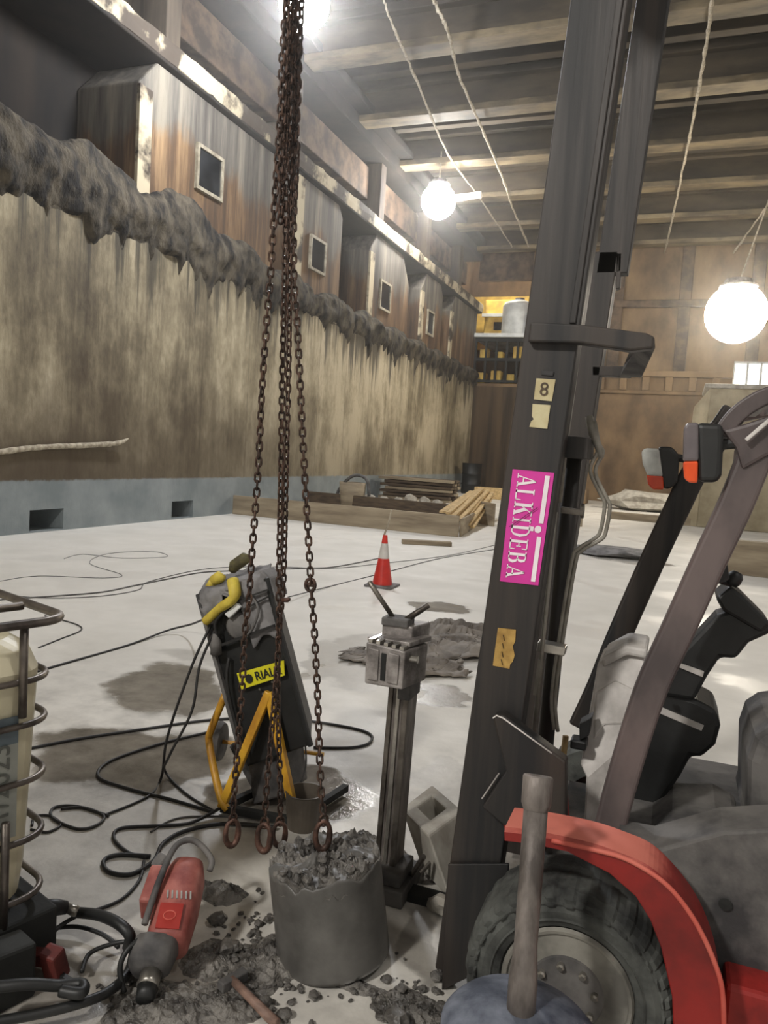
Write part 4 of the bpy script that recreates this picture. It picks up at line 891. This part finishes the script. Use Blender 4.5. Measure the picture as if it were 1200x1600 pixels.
shell('motor_cover', [(.12, .012, 0, .055, .055), (.16, .012, 0, .062, .062), (.5, .012, 0, .066, .066), (.85, .01, 0, .062, .062), (.97, .01, 0, .05, .05), (1.02, .01, 0, .03, .03)], MAT['drillred'])
shell('gearbox', [(-.10, -.02, 0, .045, .045), (-.06, -.02, 0, .06, .05), (.13, -.015, 0, .065, .058), (.16, -.01, 0, .055, .05)], MAT['dusty'])
shell('collar', [(-.22, -.01, -.01, .026, .026), (-.20, -.01, -.01, .03, .03), (-.10, -.01, -.01, .03, .03)], MAT['chrome'], pw=2)
shell('chuck', [(-.32, -.01, -.02, .025, .025), (-.22, -.01, -.015, .03, .03)], MAT['blackpl'], pw=2)
MB().beam(D(.45, -.075, .01), D(.86, -.075, .01), .05, .09, up=upv).build('switch_housing', MAT['drillred'], t, bevel=.01)
MB().tube(smooth_path([D(.20, -.055, .06), D(.6, -.05, .075), D(.98, -.035, .08), D(1.12, -.0, .07), D(1.12, .04, .05), D(1.0, .085, .03), D(.9, .085, .02)], 6), .010, 10).build('handle', MAT['dusty'], t, smooth=True)
for i in range(6):
    a_ = -.012+i*.014; MB().beam(D(.46, a_+.002, .066), D(.54, a_-.004, .066), .005, .004, up=upv).build('vent_slot', MAT['lens'], t)
MB().prism([D(.16, -.02, .062), D(.16, .05, .062), D(.40, .045, .068), D(.40, -.025, .068)], upv*.003).build('label', MAT['label'], t)
MB().tube([D(.28+.045*math.cos(a), .012+.018*math.sin(a), .069) for a in [2*math.pi*k/12 for k in range(12)]], .0018, 5, closed=True).build('label_mark', MAT['pink'], t)
MB().beam(D(.9, -.09, .01), D(1.03, -.07, .02), .04, .05, up=upv).build('cable_gland', MAT['dusty'], t, bevel=.008)
MB().tube(smooth_path([D(.1, -.06, .04), D(0, -.09, .03), D(-.1, -.10, .0), D(-.2, -.08, -.05)], 5), .008, 8).build('water_hose', MAT['blackpl'], t, smooth=True)

# ================================================================ hammer
a, b_ = PZ(362, 1530, .035), PZ(432, 1600, .02)
t = thing('hammer', V((a.x, a.y, 0)), 'hammer with a worn pinkish handle lying in the slurry at the bottom', 'hammer')
MB().tube([a, a.lerp(b_, .5), b_], [.012, .013, .015], 10).build('handle', MAT['handle'], t, smooth=True)
hd = (b_-a).cross(V((0, 0, 1))).normalized(); MB().beam(a-hd*.05+V((0, 0, -.005)), a+hd*.04+V((0, 0, -.005)), .03, .03).build('head', MAT['dusty'], t, bevel=.004)

# ================================================================ pipe standing in a dusty drum in the foreground
pt, pb_ = PY(841, 1212, 1.72), PY(814, 1575, 1.58)
pr = .0275
dc = V((pb_.x, pb_.y, 0)); zt_ = pb_.z+.03
t = thing('steel_tube', V((pb_.x, pb_.y, pb_.z-.1)), 'upright slurry-caked steel tube in front of the forklift wheel', 'tube')
dirp = (pt-pb_).normalized()
MB().tube([pb_-dirp*.06, pb_+dirp*.05, pb_+dirp*.12, pb_+(pt-pb_)*.5, pt-dirp*.07], [pr*1.1, pr*1.12, pr*.92, pr*.95, pr*.98], 20).build('shaft', MAT['pipe'], t, smooth=True)
a = dirp; tb = MB(); n = 24; e1 = a.orthogonal().normalized(); e2 = a.cross(e1)
prf = [(pr*1.0, -.075), (pr*1.22, -.06), (pr*1.25, -.004), (pr*1.18, 0), (pr*.85, 0), (pr*.82, -.05), (0, -.05)]
vs = [pt+a*h+(e1*math.cos(2*math.pi*k/n)+e2*math.sin(2*math.pi*k/n))*max(r, 1e-4) for r, h in prf for k in range(n)]
tb.add(vs, [(i*n+k, i*n+(k+1) % n, (i+1)*n+(k+1) % n, (i+1)*n+k) for i in range(len(prf)-1) for k in range(n)]); tb.build('socket_end', MAT['pipe'], t, smooth=True)
dz = pb_.z
t = thing('plastic_drum', V((dc.x, dc.y, 0)), 'dusty blue drum top under the steel tube at the bottom edge', 'drum')
MB().lathe([(0, 0), (.15, 0), (.165, .03), (.165, dz-.10), (.16, dz-.08), (.168, dz-.075), (.168, dz-.05), (.15, dz-.03), (.09, dz-.005), (.035, dz+.0), (0, dz+.0)], dc+V((.0, .0, 0)), n=40).build('body', MAT['bluedrum'], t, smooth=True)
# ================================================================ forklift (faces left, -X; near side at the smaller Y)
t = thing('forklift', V((.6, 2.6, 0)), 'red and black forklift with a tall mast and a magenta sticker at the right', 'forklift')
FL = t
Y0, Y1 = 2.16, 2.95
def N(x, y, dy=0): return PY(x, y, Y0+dy)
def quad_ext(px, Y, dy, name, mat, parent=None, bevel=.003): return MB().prism([PY(x, y, Y) for x, y in px], (0, dy, 0)).build(name, mat, parent or FL, bevel=bevel)
# mast: near channel as straight leaning section
mb0, mt0 = V((-.565, Y0, .0)), V((-.374, Y0, 2.83)); md = (mt0-mb0)/(mt0.z-mb0.z)
def MP(z, dx, y): return V((mb0.x, 0, 0))+V((md.x*z+dx, y, z))
def mast_bar(dx0, dx1, y0, y1, z0, z1, name, mat, bevel=.004):
    return MB().add([MP(z, x, y) for z in (z0, z1) for x, y in ((dx0, y0), (dx1, y0), (dx1, y1), (dx0, y1))], [(0,1,2,3),(7,6,5,4)]+[(i, 4+i, 4+(i+1) % 4, (i+1) % 4) for i in range(4)]).build(name, mat, FL, bevel=bevel)
W = .150
near = mast_bar(0, W, Y0, Y0+.012, .05, 3.7, 'mast_channel_web', MAT['blackpaint'])
mast_bar(0, .022, Y0+.012, Y0+.09, .05, 3.7, 'mast_front_flange', MAT['blackpaint'])
mast_bar(W-.022, W, Y0+.012, Y0+.09, .05, 3.7, 'mast_rear_flange', MAT['blackpaint'])
mast_bar(.03, W-.03, Y0+.03, Y0+.10, .10, 3.9, 'inner_mast', MAT['blackpaint'])
mast_bar(W-.03, W-.012, Y0-.006, Y0, 1.98, 3.7, 'mast_edge_bead', MAT['blackpaint'])
# far channel
mast_bar(.04, .135, Y1, Y1+.10, .05, 2.38, 'far_mast_channel', MAT['blackpaint'])
mast_bar(.066, .178, Y1, Y1+.06, 2.30, 3.9, 'far_inner_mast', MAT['blackpaint'])
quad_ext([(962, 395), (972, 395), (969, 450), (962, 452)], Y1, .03, 'stop_bracket', MAT['blackpaint'])
# lift cylinder and rod behind the near channel
c0, c1_ = PY(868, 1000, 2.42), PY(897, 705, 2.42); MB().tube([c0+(c0-c1_)*1.35, c0, c1_], .026, 16).build('lift_cylinder', MAT['blackpaint'], FL, smooth=True)
MB().beam(PY(844, 1030, 2.3), PY(836, 1085, 2.3), .018, .01).build('rod_sleeve', MAT['pipegrey'], FL)
c0, c1_ = PY(847, 1015, 2.30), PY(868, 800, 2.30); MB().tube([c0+(c0-c1_)*.6, c0, c1_], .0065, 10).build('chrome_rod', MAT['pipegrey'], FL, smooth=True)
MB().tube([PY(875, 785, 2.30), PY(884, 700, 2.30), PY(905, 540, 2.30)], .006, 10).build('chrome_rod', MAT['pipegrey'], FL, smooth=True)
quad_ext([(852, 678), (920, 684), (918, 718), (850, 712)], 2.26, .16, 'cylinder_head_clamp', MAT['blackpaint'])
quad_ext([(876, 792), (910, 797), (909, 806), (875, 802)], 2.30, .03, 'pipe_clip', MAT['steel']); MB().lathe([(0, 0), (.022, 0), (.022, .008), (0, .008)], PY(908, 798, 2.32), axis=(1, 0, 0), n=18).build('clip_washer', MAT['steel'], FL)
quad_ext([(840, 1003), (884, 1012), (881, 1026), (838, 1018)], 2.30, .05, 'pipe_clamp', MAT['chrome'])
for k in range(2):
    dx = 8*k
    P = [PY(x+dx*(.7 if y > 850 else 1), y+(3 if k else 0), 2.36) for x, y in [(921, 655), (928, 690), (934, 705), (922, 735), (940, 775), (945, 790), (938, 830), (928, 842), (903, 858), (893, 880), (872, 1010), (862, 1090), (866, 1140)]]
    MB().tube(smooth_path(P, 4), .0058, 8).build('hydraulic_pipe', MAT['pipegrey'], FL, smooth=True)
MB().tube([PY(920, 650, 2.36), PY(926, 676, 2.36), PY(935, 700, 2.36), PY(940, 716, 2.36)], [.011, .013, .010, .008], 10).build('hose_union', MAT['pipegrey'], FL, smooth=True)
# cross member loop at head height
z_ = 1.955
a0 = MP(z_+.02, .0, Y0-.03)
mbx = MB().prism([PY(828, 503, 2.13), PY(910, 507, 2.13), PY(1010, 520, 2.13), PY(1023, 526, 2.13), PY(1021, 544, 2.13), PY(985, 548, 2.13), PY(905, 536, 2.13), PY(824, 534, 2.13)], (0, .05, 0))
mbx.build('mast_cross_member', MAT['blackpaint'], FL, bevel=.006)
A1, A2 = PY(1000, 530, 2.18), PY(1022, 535, 2.18); 
MB().add([PY(992, 547, 2.14), PY(1024, 528, 2.14), PY(1024, 545, 2.16), PY(1003, 590, Y1), PY(968, 589, Y1), PY(990, 552, 2.5), PY(995, 520, 2.14), PY(975, 570, Y1)], [(0, 1, 2, 3, 4, 5), (6, 7, 4, 5, 0), (1, 6, 0), (1, 2, 3, 7, 6), (7, 3, 4)]).build('mast_cross_arm', MAT['dusty'], FL, bevel=.003)
quad_ext([(925, 572), (985, 572), (985, 589), (925, 587)], Y1, .05, 'mast_cross_tail', MAT['blackpaint'])
quad_ext([(846, 578), (866, 580), (864, 588), (845, 586)], Y0-.005, .01, 'bolt_recess', MAT['dusty'])
# stickers on the near web
def on(x, y, o=.002): return PY(x, y, Y0-o)
def sticker(px, name, mat, o=.003, par=None): return MB().prism([on(x, y, o) for x, y in px], (0, .002, 0)).build(name, mat, par or near, bevel=0)
st = [(801, 733), (866, 739), (841, 915), (781, 908)]
sticker(st, 'magenta_sticker', MAT['magenta'])
sticker([(838, 591), (868, 593), (862, 627), (834, 624)], 'number_sticker', MAT['cream'])
sticker([(832, 631), (860, 633), (855, 670), (827, 667), (830, 658), (834, 655), (831, 650)], 'blank_sticker', MAT['cream'])
sticker([(778, 981), (806, 984), (805, 1002), (801, 1010), (804, 1024), (801, 1034), (797, 1038), (796, 1045), (770, 1040)], 'torn_gold_sticker', MAT['gold'])
ru = (on(800, 740)-on(784, 905)).normalized()      # direction up the mast
rx = V((1, 0, 0)); rx = (rx-ru*rx.dot(ru)).normalized()
words('number_text', '8', on(850, 609, .0055), rx, ru, .052, MAT['ink'], near, ext=.0003)
# sticker lettering: reads downwards, letter tops to the right
Sq = [on(x, y, .005) for x, y in ((801, 733), (866, 739), (841, 915), (781, 908))]
def SU(s, h):   # s: 0..1 along the reading direction (down), h: 0 (left edge) .. 1 (right edge)
    p = (Sq[0]*(1-h)+Sq[1]*h)*(1-s)+(Sq[3]*(1-h)+Sq[2]*h)*s; return p
def stroke(mb, pts):
    mb.prism([SU(a, b) for a, b in pts], (0, -.0006, 0))
GL = {  # serif capitals drawn in a unit box: polygons in (x along reading, y up)
 'A': [[(.44, 1), (.58, 1), (.92, 0), (.70, 0)], [(.46, 1), (.52, 1), (.20, 0), (.12, 0)], [(.26, .30), (.72, .30), (.70, .37), (.28, .37)], [(0, 0), (.34, 0), (.34, .06), (0, .06)], [(.60, 0), (1, 0), (1, .06), (.60, .06)]],
 'L': [[(.12, 0), (.34, 0), (.34, 1), (.12, 1)], [(0, .94), (.46, .94), (.46, 1), (0, 1)], [(0, 0), (.95, 0), (.95, .07), (0, .07)], [(.88, 0), (.97, 0), (.97, .32), (.92, .32)]],
 'K': [[(.12, 0), (.34, 0), (.34, 1), (.12, 1)], [(0, .94), (.46, .94), (.46, 1), (0, 1)], [(0, 0), (.46, 0), (.46, .06), (0, .06)], [(.34, .42), (.34, .50), (.78, 1), (.86, 1)], [(.42, .55), (.60, .72), (.98, 0), (.72, 0)], [(.62, .94), (1, .94), (1, 1), (.62, 1)], [(.62, 0), (1, 0), (1, .06), (.62, .06)]],
 'I': [[(.35, 0), (.65, 0), (.65, 1), (.35, 1)], [(.1, .94), (.9, .94), (.9, 1), (.1, 1)], [(.1, 0), (.9, 0), (.9, .06), (.1, .06)]],
 'D': [[(.12, 0), (.34, 0), (.34, 1), (.12, 1)], [(0, .94), (.6, .94), (.6, 1), (0, 1)], [(0, 0), (.6, 0), (.6, .06), (0, .06)], [(.58, 1), (.82, .86), (.95, .5), (.74, .5), (.68, .82), (.52, .94)], [(.58, 0), (.82, .14), (.95, .5), (.74, .5), (.68, .18), (.52, .06)]],
 'E': [[(.12, 0), (.34, 0), (.34, 1), (.12, 1)], [(0, .94), (.9, .94), (.9, 1), (0, 1)], [(0, 0), (.92, 0), (.92, .06), (0, .06)], [(.34, .48), (.66, .48), (.66, .54), (.34, .54)], [(.60, .38), (.68, .38), (.68, .64), (.60, .64)], [(.82, .70), (.9, .70), (.9, 1), (.82, 1)], [(.84, 0), (.94, 0), (.94, .30), (.86, .30)]],
 'B': [[(.12, 0), (.34, 0), (.34, 1), (.12, 1)], [(0, .94), (.6, .94), (.6, 1), (0, 1)], [(0, 0), (.6, 0), (.6, .06), (0, .06)], [(.3, .49), (.6, .49), (.6, .55), (.3, .55)], [(.55, 1), (.78, .94), (.86, .76), (.64, .76), (.6, .90), (.5, .94)], [(.55, .50), (.78, .58), (.86, .76), (.64, .76), (.6, .60), (.5, .55)], [(.55, .55), (.82, .48), (.94, .28), (.70, .28), (.64, .45), (.5, .49)], [(.55, 0), (.84, .06), (.94, .28), (.70, .28), (.64, .12), (.5, .06)]],
}
lt = MB(); word = 'ALKIDEBA'; wdt = [1.05, .9, 1.05, .5, 1.0, .9, .95, 1.05]; tot = sum(wdt)+.10*7; s0_ = .03; sc = .93/tot; h0, h1 = .14, .60
for ch, w__ in zip(word, wdt):
    for poly in GL[ch]: stroke(lt, [(s0_+a*w__*sc, h0+b*(h1-h0)) for a, b in poly])
    s0_ += (w__+.10)*sc
lt.build('sticker_lettering', MAT['lettering'], near)
ln = MB(); stroke(ln, [(.03, .80), (.45, .80), (.45, .91), (.03, .91)]); stroke(ln, [(.57, .80), (.97, .80), (.97, .91), (.57, .91)])
stroke(ln, [(.505+.032*math.cos(a), .80+.085*math.sin(a)) for a in [2*math.pi*k/18 for k in range(18)]])
stroke(ln, [(.485, .605), (.525, .605), (.525, .69), (.485, .69)])
ln.build('sticker_bars', MAT['lettering'], near)
MB().beam(on(796, 823, .008), on(840, 793, .008), .0018, .0015).build('sticker_scratch', MAT['darkink'], near)
gi = MB()
for x, y in ((786, 992), (785, 1005), (784, 1018), (783, 1030)): gi.beam(on(x, y, .006), on(x+2, y+9, .006), .005, .001)
gi.build('sticker_print', MAT['ink'], near)
# mast foot brackets
quad_ext([(769, 1120), (785, 1117), (884, 1190), (884, 1290), (800, 1300), (752, 1262), (790, 1205)], Y0-.05, .05, 'tilt_bracket', MAT['blackpaint'], bevel=.006)
MB().tube([PY(770, 1122, Y0-.052), PY(776, 1118, Y0-.052), PY(786, 1122, Y0-.052), PY(862, 1177, Y0-.052)], .0022, 6).build('bracket_edge', MAT['cowl'], FL)
MB().tube([PY(753, 1248, Y0-.012), PY(780, 1208, Y0-.012)], .0022, 6).build('bracket_edge', MAT['cowl'], FL)
quad_ext([(700, 1350), (795, 1350), (790, 1500), (690, 1548)], Y0-.015, .01, 'mast_foot_plate', MAT['blackpaint'])
quad_ext([(776, 1248), (884, 1245), (888, 1300), (790, 1310)], Y0-.02, .05, 'axle_bracket', MAT['red'], bevel=.01)
# carriage and forks (carry the chain sling, above the picture)
MB().span((-.62, Y0-.1, 3.50), (-.52, Y1+.15, 3.85)).build('fork_carriage', MAT['blackpaint'], FL, bevel=.01)
for y in (2.21, 2.72): MB().span((-1.65, y, 3.40), (-.6, y+.10, 3.44)).span((-.66, y, 3.40), (-.62, y+.1, 3.8)).build('fork', MAT['steel'], FL, bevel=.005)
# wheel
def wheel(c, R, w, parent, nuts=True, face=-1):
    wh = MB(); n = 64
    f = face
    prof = [(R*.60, 0), (R*.66, f*.022), (R*.80, f*.030), (R*.86, f*.026), (R*.875, f*.034), (R*.93, f*.028), (R*.985, f*.006), (R, -f*.03), (R, -f*(w-.03)), (R*.96, -f*w), (R*.6, -f*w)]
    prof = [(R*.60, 0), (R*.64, f*.016), (R*.70, f*.024), (R*.715, f*.030), (R*.73, f*.026), (R*.80, f*.030), (R*.85, f*.026), (R*.86, f*.036), (R*.875, f*.038), (R*.89, f*.028), (R*.93, f*.030), (R*.96, f*.016), (R*.985, f*.002), (R, -f*.03), (R, -f*(w-.03)), (R*.96, -f*w), (R*.6, -f*w)]
    n = 192; vs = []
    for i, (r_, h_) in enumerate(prof):
        for k in range(n):
            a = 2*math.pi*k/n; lug = 1 if (k//3) % 2 else 0
            rr = r_*(1-.013*lug) if i in (12, 13, 14) else r_; hh = h_-f*.008*lug if i in (7, 8, 10, 11) else h_
            vs.append(c+V((rr*math.cos(a), hh, rr*math.sin(a))))
    N_ = len(prof); wh.add(vs, [(i*n+k, i*n+(k+1) % n, (i+1)*n+(k+1) % n, (i+1)*n+k) for i in range(N_-1) for k in range(n)])
    o = wh.build('tyre', MAT['tyre'], parent, smooth=False)
    MB().lathe([(R*.62, f*.012), (R*.60, f*.022), (R*.57, f*.020), (R*.54, -f*.02), (R*.48, -f*.035), (R*.40, -f*.03), (R*.36, -f*.0), (R*.22, f*.008), (R*.18, f*.02), (0, f*.02)], c, axis=(0, 1, 0), n=48).build('rim', MAT['rim'], parent, smooth=False)
    MB().lathe([(R*.355, f*.004), (R*.34, f*.012), (R*.14, f*.016), (0, f*.016)], c+V((0, f*.006, 0)), axis=(0, 1, 0), n=40).build('hub', MAT['dusty'], parent)
    if nuts:
        for k in range(8):
            a = 2*math.pi*(k+.3)/8; MB().lathe([(0, 0), (.010, 0), (.010, .014), (.006, .018), (0, .018)], c+V((math.cos(a)*R*.27, f*.018, math.sin(a)*R*.27)), axis=(0, f, 0), n=6).build('wheel_nut', MAT['chrome'], parent)
    return o
wc = PY(883, 1552, 1.90)
wheel(V((wc.x, 1.93, .268)), .268, .19, FL)
wheel(V((wc.x, 3.17, .268)), .268, .19, FL, nuts=False, face=1)
wheel(V((1.35, 2.05, .22)), .22, .15, FL); wheel(V((1.35, 3.05, .22)), .22, .15, FL, nuts=False, face=1)
# fender arch: swept strip with lip
def arch(Ya, Yb, name, mat_, lip=True):
    cpx = [(788, 1300), (820, 1304), (870, 1313), (925, 1326), (970, 1342), (1010, 1360), (1045, 1392), (1078, 1435), (1100, 1478), (1116, 1530), (1124, 1600), (1126, 1700)]
    P = smooth_path([PY(x, y, Ya) for x, y in cpx], 5); mb = MB(); vs = []; n = len(P); wdh = Yb-Ya
    for i, p in enumerate(P):
        tg = (P[min(i+1, n-1)]-P[max(i-1, 0)]).normalized(); nr = V((tg.z, 0, -tg.x)) # outward
        if nr.z < 0 and i < n//2: nr = -nr
        if i >= n//2 and nr.x < 0: nr = -nr
        prof = [(0, -.022), (0, 0), (.012, .008), (wdh, .008), (wdh, .002), (.014, 0), (.010, -.022)]
        vs += [V((p.x, Ya+dy, p.z))+nr*dn for dy, dn in prof]
    k = 7; mb.add(vs, [(i*k+j, i*k+(j+1) % k, (i+1)*k+(j+1) % k, (i+1)*k+j) for i in range(n-1) for j in range(k)]+[tuple(range(k))[::-1], tuple((n-1)*k+j for j in range(k))])
    return mb.build(name, mat_, FL, smooth=False)
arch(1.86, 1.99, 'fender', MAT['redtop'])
sk_o = [(862, 1313), (925, 1327), (975, 1341), (1020, 1366), (1051, 1392), (1080, 1430), (1101, 1468), (1118, 1508), (1128, 1545), (1131, 1600), (1131, 1700)]
sk_i = [(1052, 1700), (1052, 1610), (1050, 1558), (1033, 1482), (1016, 1438), (993, 1401), (952, 1365), (905, 1341), (862, 1318)]
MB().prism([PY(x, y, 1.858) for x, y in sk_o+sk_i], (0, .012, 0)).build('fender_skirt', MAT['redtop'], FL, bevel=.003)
MB().tube(smooth_path([PY(x, y, 1.855) for x, y in sk_o], 4), .006, 8).build('fender_bead', MAT['pink'], FL, smooth=True)
# pale flat front of the fender
arch(2.92, 3.25, 'far_fender', MAT['red'])
# chassis
MB().span((-.30, 2.24, .18), (1.6, 2.90, .42)).build('chassis', MAT['blackpaint'], FL, bevel=.02)
fx = PY(1132, 1545, 1.98)
MB().span((fx.x+.0, 1.96, .10), (1.5, 2.3, .375)).build('step', MAT['red'], FL, bevel=.012)
def body(u, v): pass
sk = [PY(960, 1318, 2.06), PY(1020, 1330, 2.06), PY(1130, 1300, 2.06), PY(1330, 1290, 2.06), PY(1330, 1530, 2.06), PY(1120, 1535, 2.06), PY(1095, 1460, 2.06), PY(1050, 1385, 2.06), PY(1000, 1345, 2.06)]
MB().prism(sk, (0, .16, 0)).build('side_panel', MAT['dusty'], FL, bevel=.008)
MB().lathe([(0, 0), (.012, 0), (.016, .004), (0, .005)], PY(1133, 1412, 2.055), axis=(0, -1, 0), n=16).build('panel_hole', MAT['darkbase'], FL)
MB().span((-.10, 2.12, .50), (.9, 2.98, .56)).build('floor_plate', MAT['dusty'], FL, bevel=.01)
# front cowl and steering column
def CY(x, y): return PY(x, y, 2.42+max(0, (1240-y))/230*.20)
cw = [(912, 1300), (916, 1215), (907, 1195), (922, 1105), (934, 1036), (978, 1014), (1005, 1022), (1015, 1090), (985, 1135), (962, 1180), (950, 1300)]
MB().prism([CY(x, y) for x, y in cw], (0, .22, 0)).build('front_cowl', MAT['cowl'], FL, bevel=.006)
MB().prism([CY(x, y)-V((0, .012, .004)) for x, y in [(930, 1080), (962, 1060), (1012, 1085), (985, 1128), (945, 1130), (928, 1155)]], (0, .03, 0)).build('cowl_panel', MAT['cowl'], FL, bevel=.008)
MB().tube([PY(884, 1150, 2.5), PY(878, 1200, 2.5), PY(886, 1280, 2.5)], .010, 8).build('brass_line', MAT['newwood'], FL, smooth=True)
MB().box(PY(905, 1160, 2.44), (.05, .06, .03)).build('latch_block', MAT['blackpl'], FL, bevel=.006)
quad_ext([(940, 1028), (978, 1008), (1012, 1014), (1010, 1030), (980, 1024), (942, 1044)], 2.58, .22, 'cowl_top', MAT['cowl'], bevel=.01)
quad_ext([(905, 1130), (925, 1120), (920, 1150), (905, 1158)], 2.42, .06, 'cowl_latch', MAT['blackpl'])
quad_ext([(1005, 1095), (1025, 1075), (1090, 1095), (1118, 1110), (1126, 1135), (1118, 1165), (1095, 1185), (1080, 1182), (1062, 1215), (1030, 1260), (1015, 1290), (965, 1290), (975, 1200)], 2.50, .22, 'steering_console', MAT['blackpl'], bevel=.02)
quad_ext([(1040, 1045), (1120, 960), (1160, 948), (1215, 985), (1170, 1005), (1150, 1030), (1125, 1028), (1105, 1058), (1085, 1095), (1020, 1085)], 2.48, .10, 'steering_column', MAT['blackpl'], bevel=.012)
quad_ext([(1118, 935), (1140, 915), (1160, 930), (1205, 975), (1190, 990), (1130, 955)], 2.46, .16, 'instrument_pod', MAT['blackpl'], bevel=.01)
MB().lathe([(0, 0), (.016, .0), (.022, .012), (.022, .03), (.014, .042), (0, .044)], PY(1142, 914, 2.46), axis=(.35, 0, .9), n=20).build('lever_knob', MAT['blackpl'], FL, smooth=True)
MB().tube([PY(1142, 914, 2.47), PY(1112, 905, 2.40)], .006, 8).build('lever', MAT['blackpl'], FL)
quad_ext([(1052, 1039), (1060, 1036), (1100, 1050), (1098, 1058)], 2.47, .01, 'column_trim', MAT['cowl'], bevel=0)
MB().box(PY(1038, 1082, 2.42), (.018, .02, .012)).build('indicator_switch', MAT['chrome'], FL, bevel=.003)
quad_ext([(1010, 1106), (1022, 1100), (1100, 1134), (1096, 1142)], 2.495, .01, 'console_trim', MAT['cowl'], bevel=0)
# seat
quad_ext([(1168, 1280), (1170, 1190), (1182, 1155), (1205, 1140), (1330, 1125), (1330, 1300), (1160, 1310)], 2.36, .42, 'seat', MAT['dusty'], bevel=.03)
MB().prism([PY(1010, 1300, 2.3), PY(1050, 1282, 2.3), PY(1120, 1284, 2.3), PY(1160, 1305, 2.3), PY(1160, 1325, 2.3), PY(1000, 1325, 2.3)], (0, .3, 0)).build('tunnel_cover', MAT['dusty'], FL, bevel=.02)
# overhead guard
def pillar(px, Y, w_, d_, name, mat=MAT['guard']):
    P = [PY(x, y, Y) for x, y in px]; mb = MB()
    pts = smooth_path(P, 5); vs = []
    for i, p in enumerate(pts):
        tg = (pts[min(i+1, len(pts)-1)]-pts[max(i-1, 0)]).normalized(); nr = V((tg.z, 0, -tg.x)); nr = nr if nr.x > 0 else -nr
        vs += [p-nr*w_/2, p+nr*w_/2, p+nr*w_/2+V((0, d_, 0)), p-nr*w_/2+V((0, d_, 0))]
    n = len(pts); mb.add(vs, [(0,1,2,3), (4*n-1, 4*n-2, 4*n-3, 4*n-4)]+[(i*4+j, i*4+(j+1) % 4, (i+1)*4+(j+1) % 4, (i+1)*4+j) for i in range(n-1) for j in range(4)])
    return mb.build(name, mat, FL, bevel=.012, seg=3)
pillar([(946, 1320), (975, 1210), (1015, 1085), (1060, 985), (1110, 875), (1150, 790), (1186, 700)], 2.18, .085, .07, 'guard_pillar')
pillar([(925, 1330), (950, 1240), (990, 1125)], 2.19, .014, .03, 'pillar_edge', MAT['cowl'])
pillar([(905, 1140), (935, 1075), (965, 1000), (1020, 875), (1060, 790), (1090, 730), (1150, 640)], 2.97, .090, .07, 'guard_pillar', MAT['blackpaint'])
pillar([(1062, 1000), (1085, 955), (1120, 890), (1150, 830), (1180, 765), (1205, 700)], 2.34, .030, .03, 'grab_rail')
quad_ext([(1118, 880), (1135, 870), (1140, 905), (1110, 918)], 2.33, .05, 'grab_rail_clamp', MAT['dusty'])
pillar([(1128, 680), (1145, 655), (1172, 632), (1210, 615), (1290, 600), (1400, 590)], 2.18, .045, .07, 'roof_frame', MAT['guard'])
pillar([(1085, 700), (1130, 660), (1200, 640), (1350, 630)], 2.97, .05, .07, 'roof_frame', MAT['guard'])
for i in range(4):
    a = PY(1215+40*i, 612-4*i, 2.2); MB().beam(a, a+V((0, .8, 0)), .03, .03).build('roof_bar', MAT['guard'], FL, bevel=.004)
quad_ext([(1128, 672), (1165, 662), (1230, 640), (1230, 700), (1195, 715), (1160, 735), (1150, 700)], 2.17, .07, 'guard_joint', MAT['guard'], bevel=.01)
MB().beam(PY(1192, 705, 2.2), PY(1192, 705, 2.2)+V((0, .8, 0)), .04, .04).build('guard_crossbar', MAT['guard'], FL)
for x, y in ((1165, 668), (1180, 655)): MB().beam(PY(x, y+20, 2.15), PY(x+40, y-14, 2.15), .010, .012, up=(0, 1, 0)).build('wiring_loom', MAT['cowl'], FL, bevel=.003)
# lamps on the guard
def glamp(px_l, px_o, px_h, Y, lens, arm):
    ln_ = [PY(x, y, Y) for x, y in px_h]
    h = MB().prism(ln_, (0, .10, 0)).build('headlamp', MAT['blackpl'], FL, bevel=.014, seg=3)
    MB().prism([PY(x, y, Y-.004) for x, y in px_l], (0, .108, 0)).build('lamp_lens', lens, h, bevel=.008)
    MB().prism([PY(x, y, Y-.004) for x, y in px_o], (0, .106, 0)).build('indicator_lens', MAT['amber'], h, bevel=.006)
    MB().tube([PY(*arm[0], Y+.05), PY(*arm[1], Y+.05)], .014, 8).build('lamp_arm', MAT['blackpl'], h)
glamp([(1068, 668), (1074, 660), (1092, 660), (1092, 721), (1067, 721)], [(1067, 721), (1091, 720), (1090, 755), (1076, 754), (1069, 748)], [(1088, 660), (1130, 662), (1131, 690), (1128, 742), (1122, 754), (1092, 754)], 2.14, MAT['greylens'], [(1125, 695), (1170, 690)])
glamp([(1002, 705), (1008, 700), (1030, 701), (1036, 745), (1012, 744), (1004, 725)], [(1010, 742), (1036, 744), (1037, 765), (1020, 765), (1012, 757)], [(1028, 697), (1050, 698), (1062, 712), (1059, 752), (1050, 763), (1036, 765), (1030, 730)], 2.93, MAT['lens'], [(1058, 715), (1085, 720)])
# counterweight beyond the picture
MB().span((.95, 2.15, .25), (1.75, 2.95, 1.0)).build('counterweight', MAT['red'], FL, bevel=.05)
MB().tube([V((1.45, 2.22, 1.0)), V((1.3, 2.22, 2.0))], .035, 10).tube([V((1.45, 3.0, 1.0)), V((1.3, 3.0, 2.0))], .035, 10).build('rear_guard_legs', MAT['guard'], FL)
SC.render.film_transparent = False
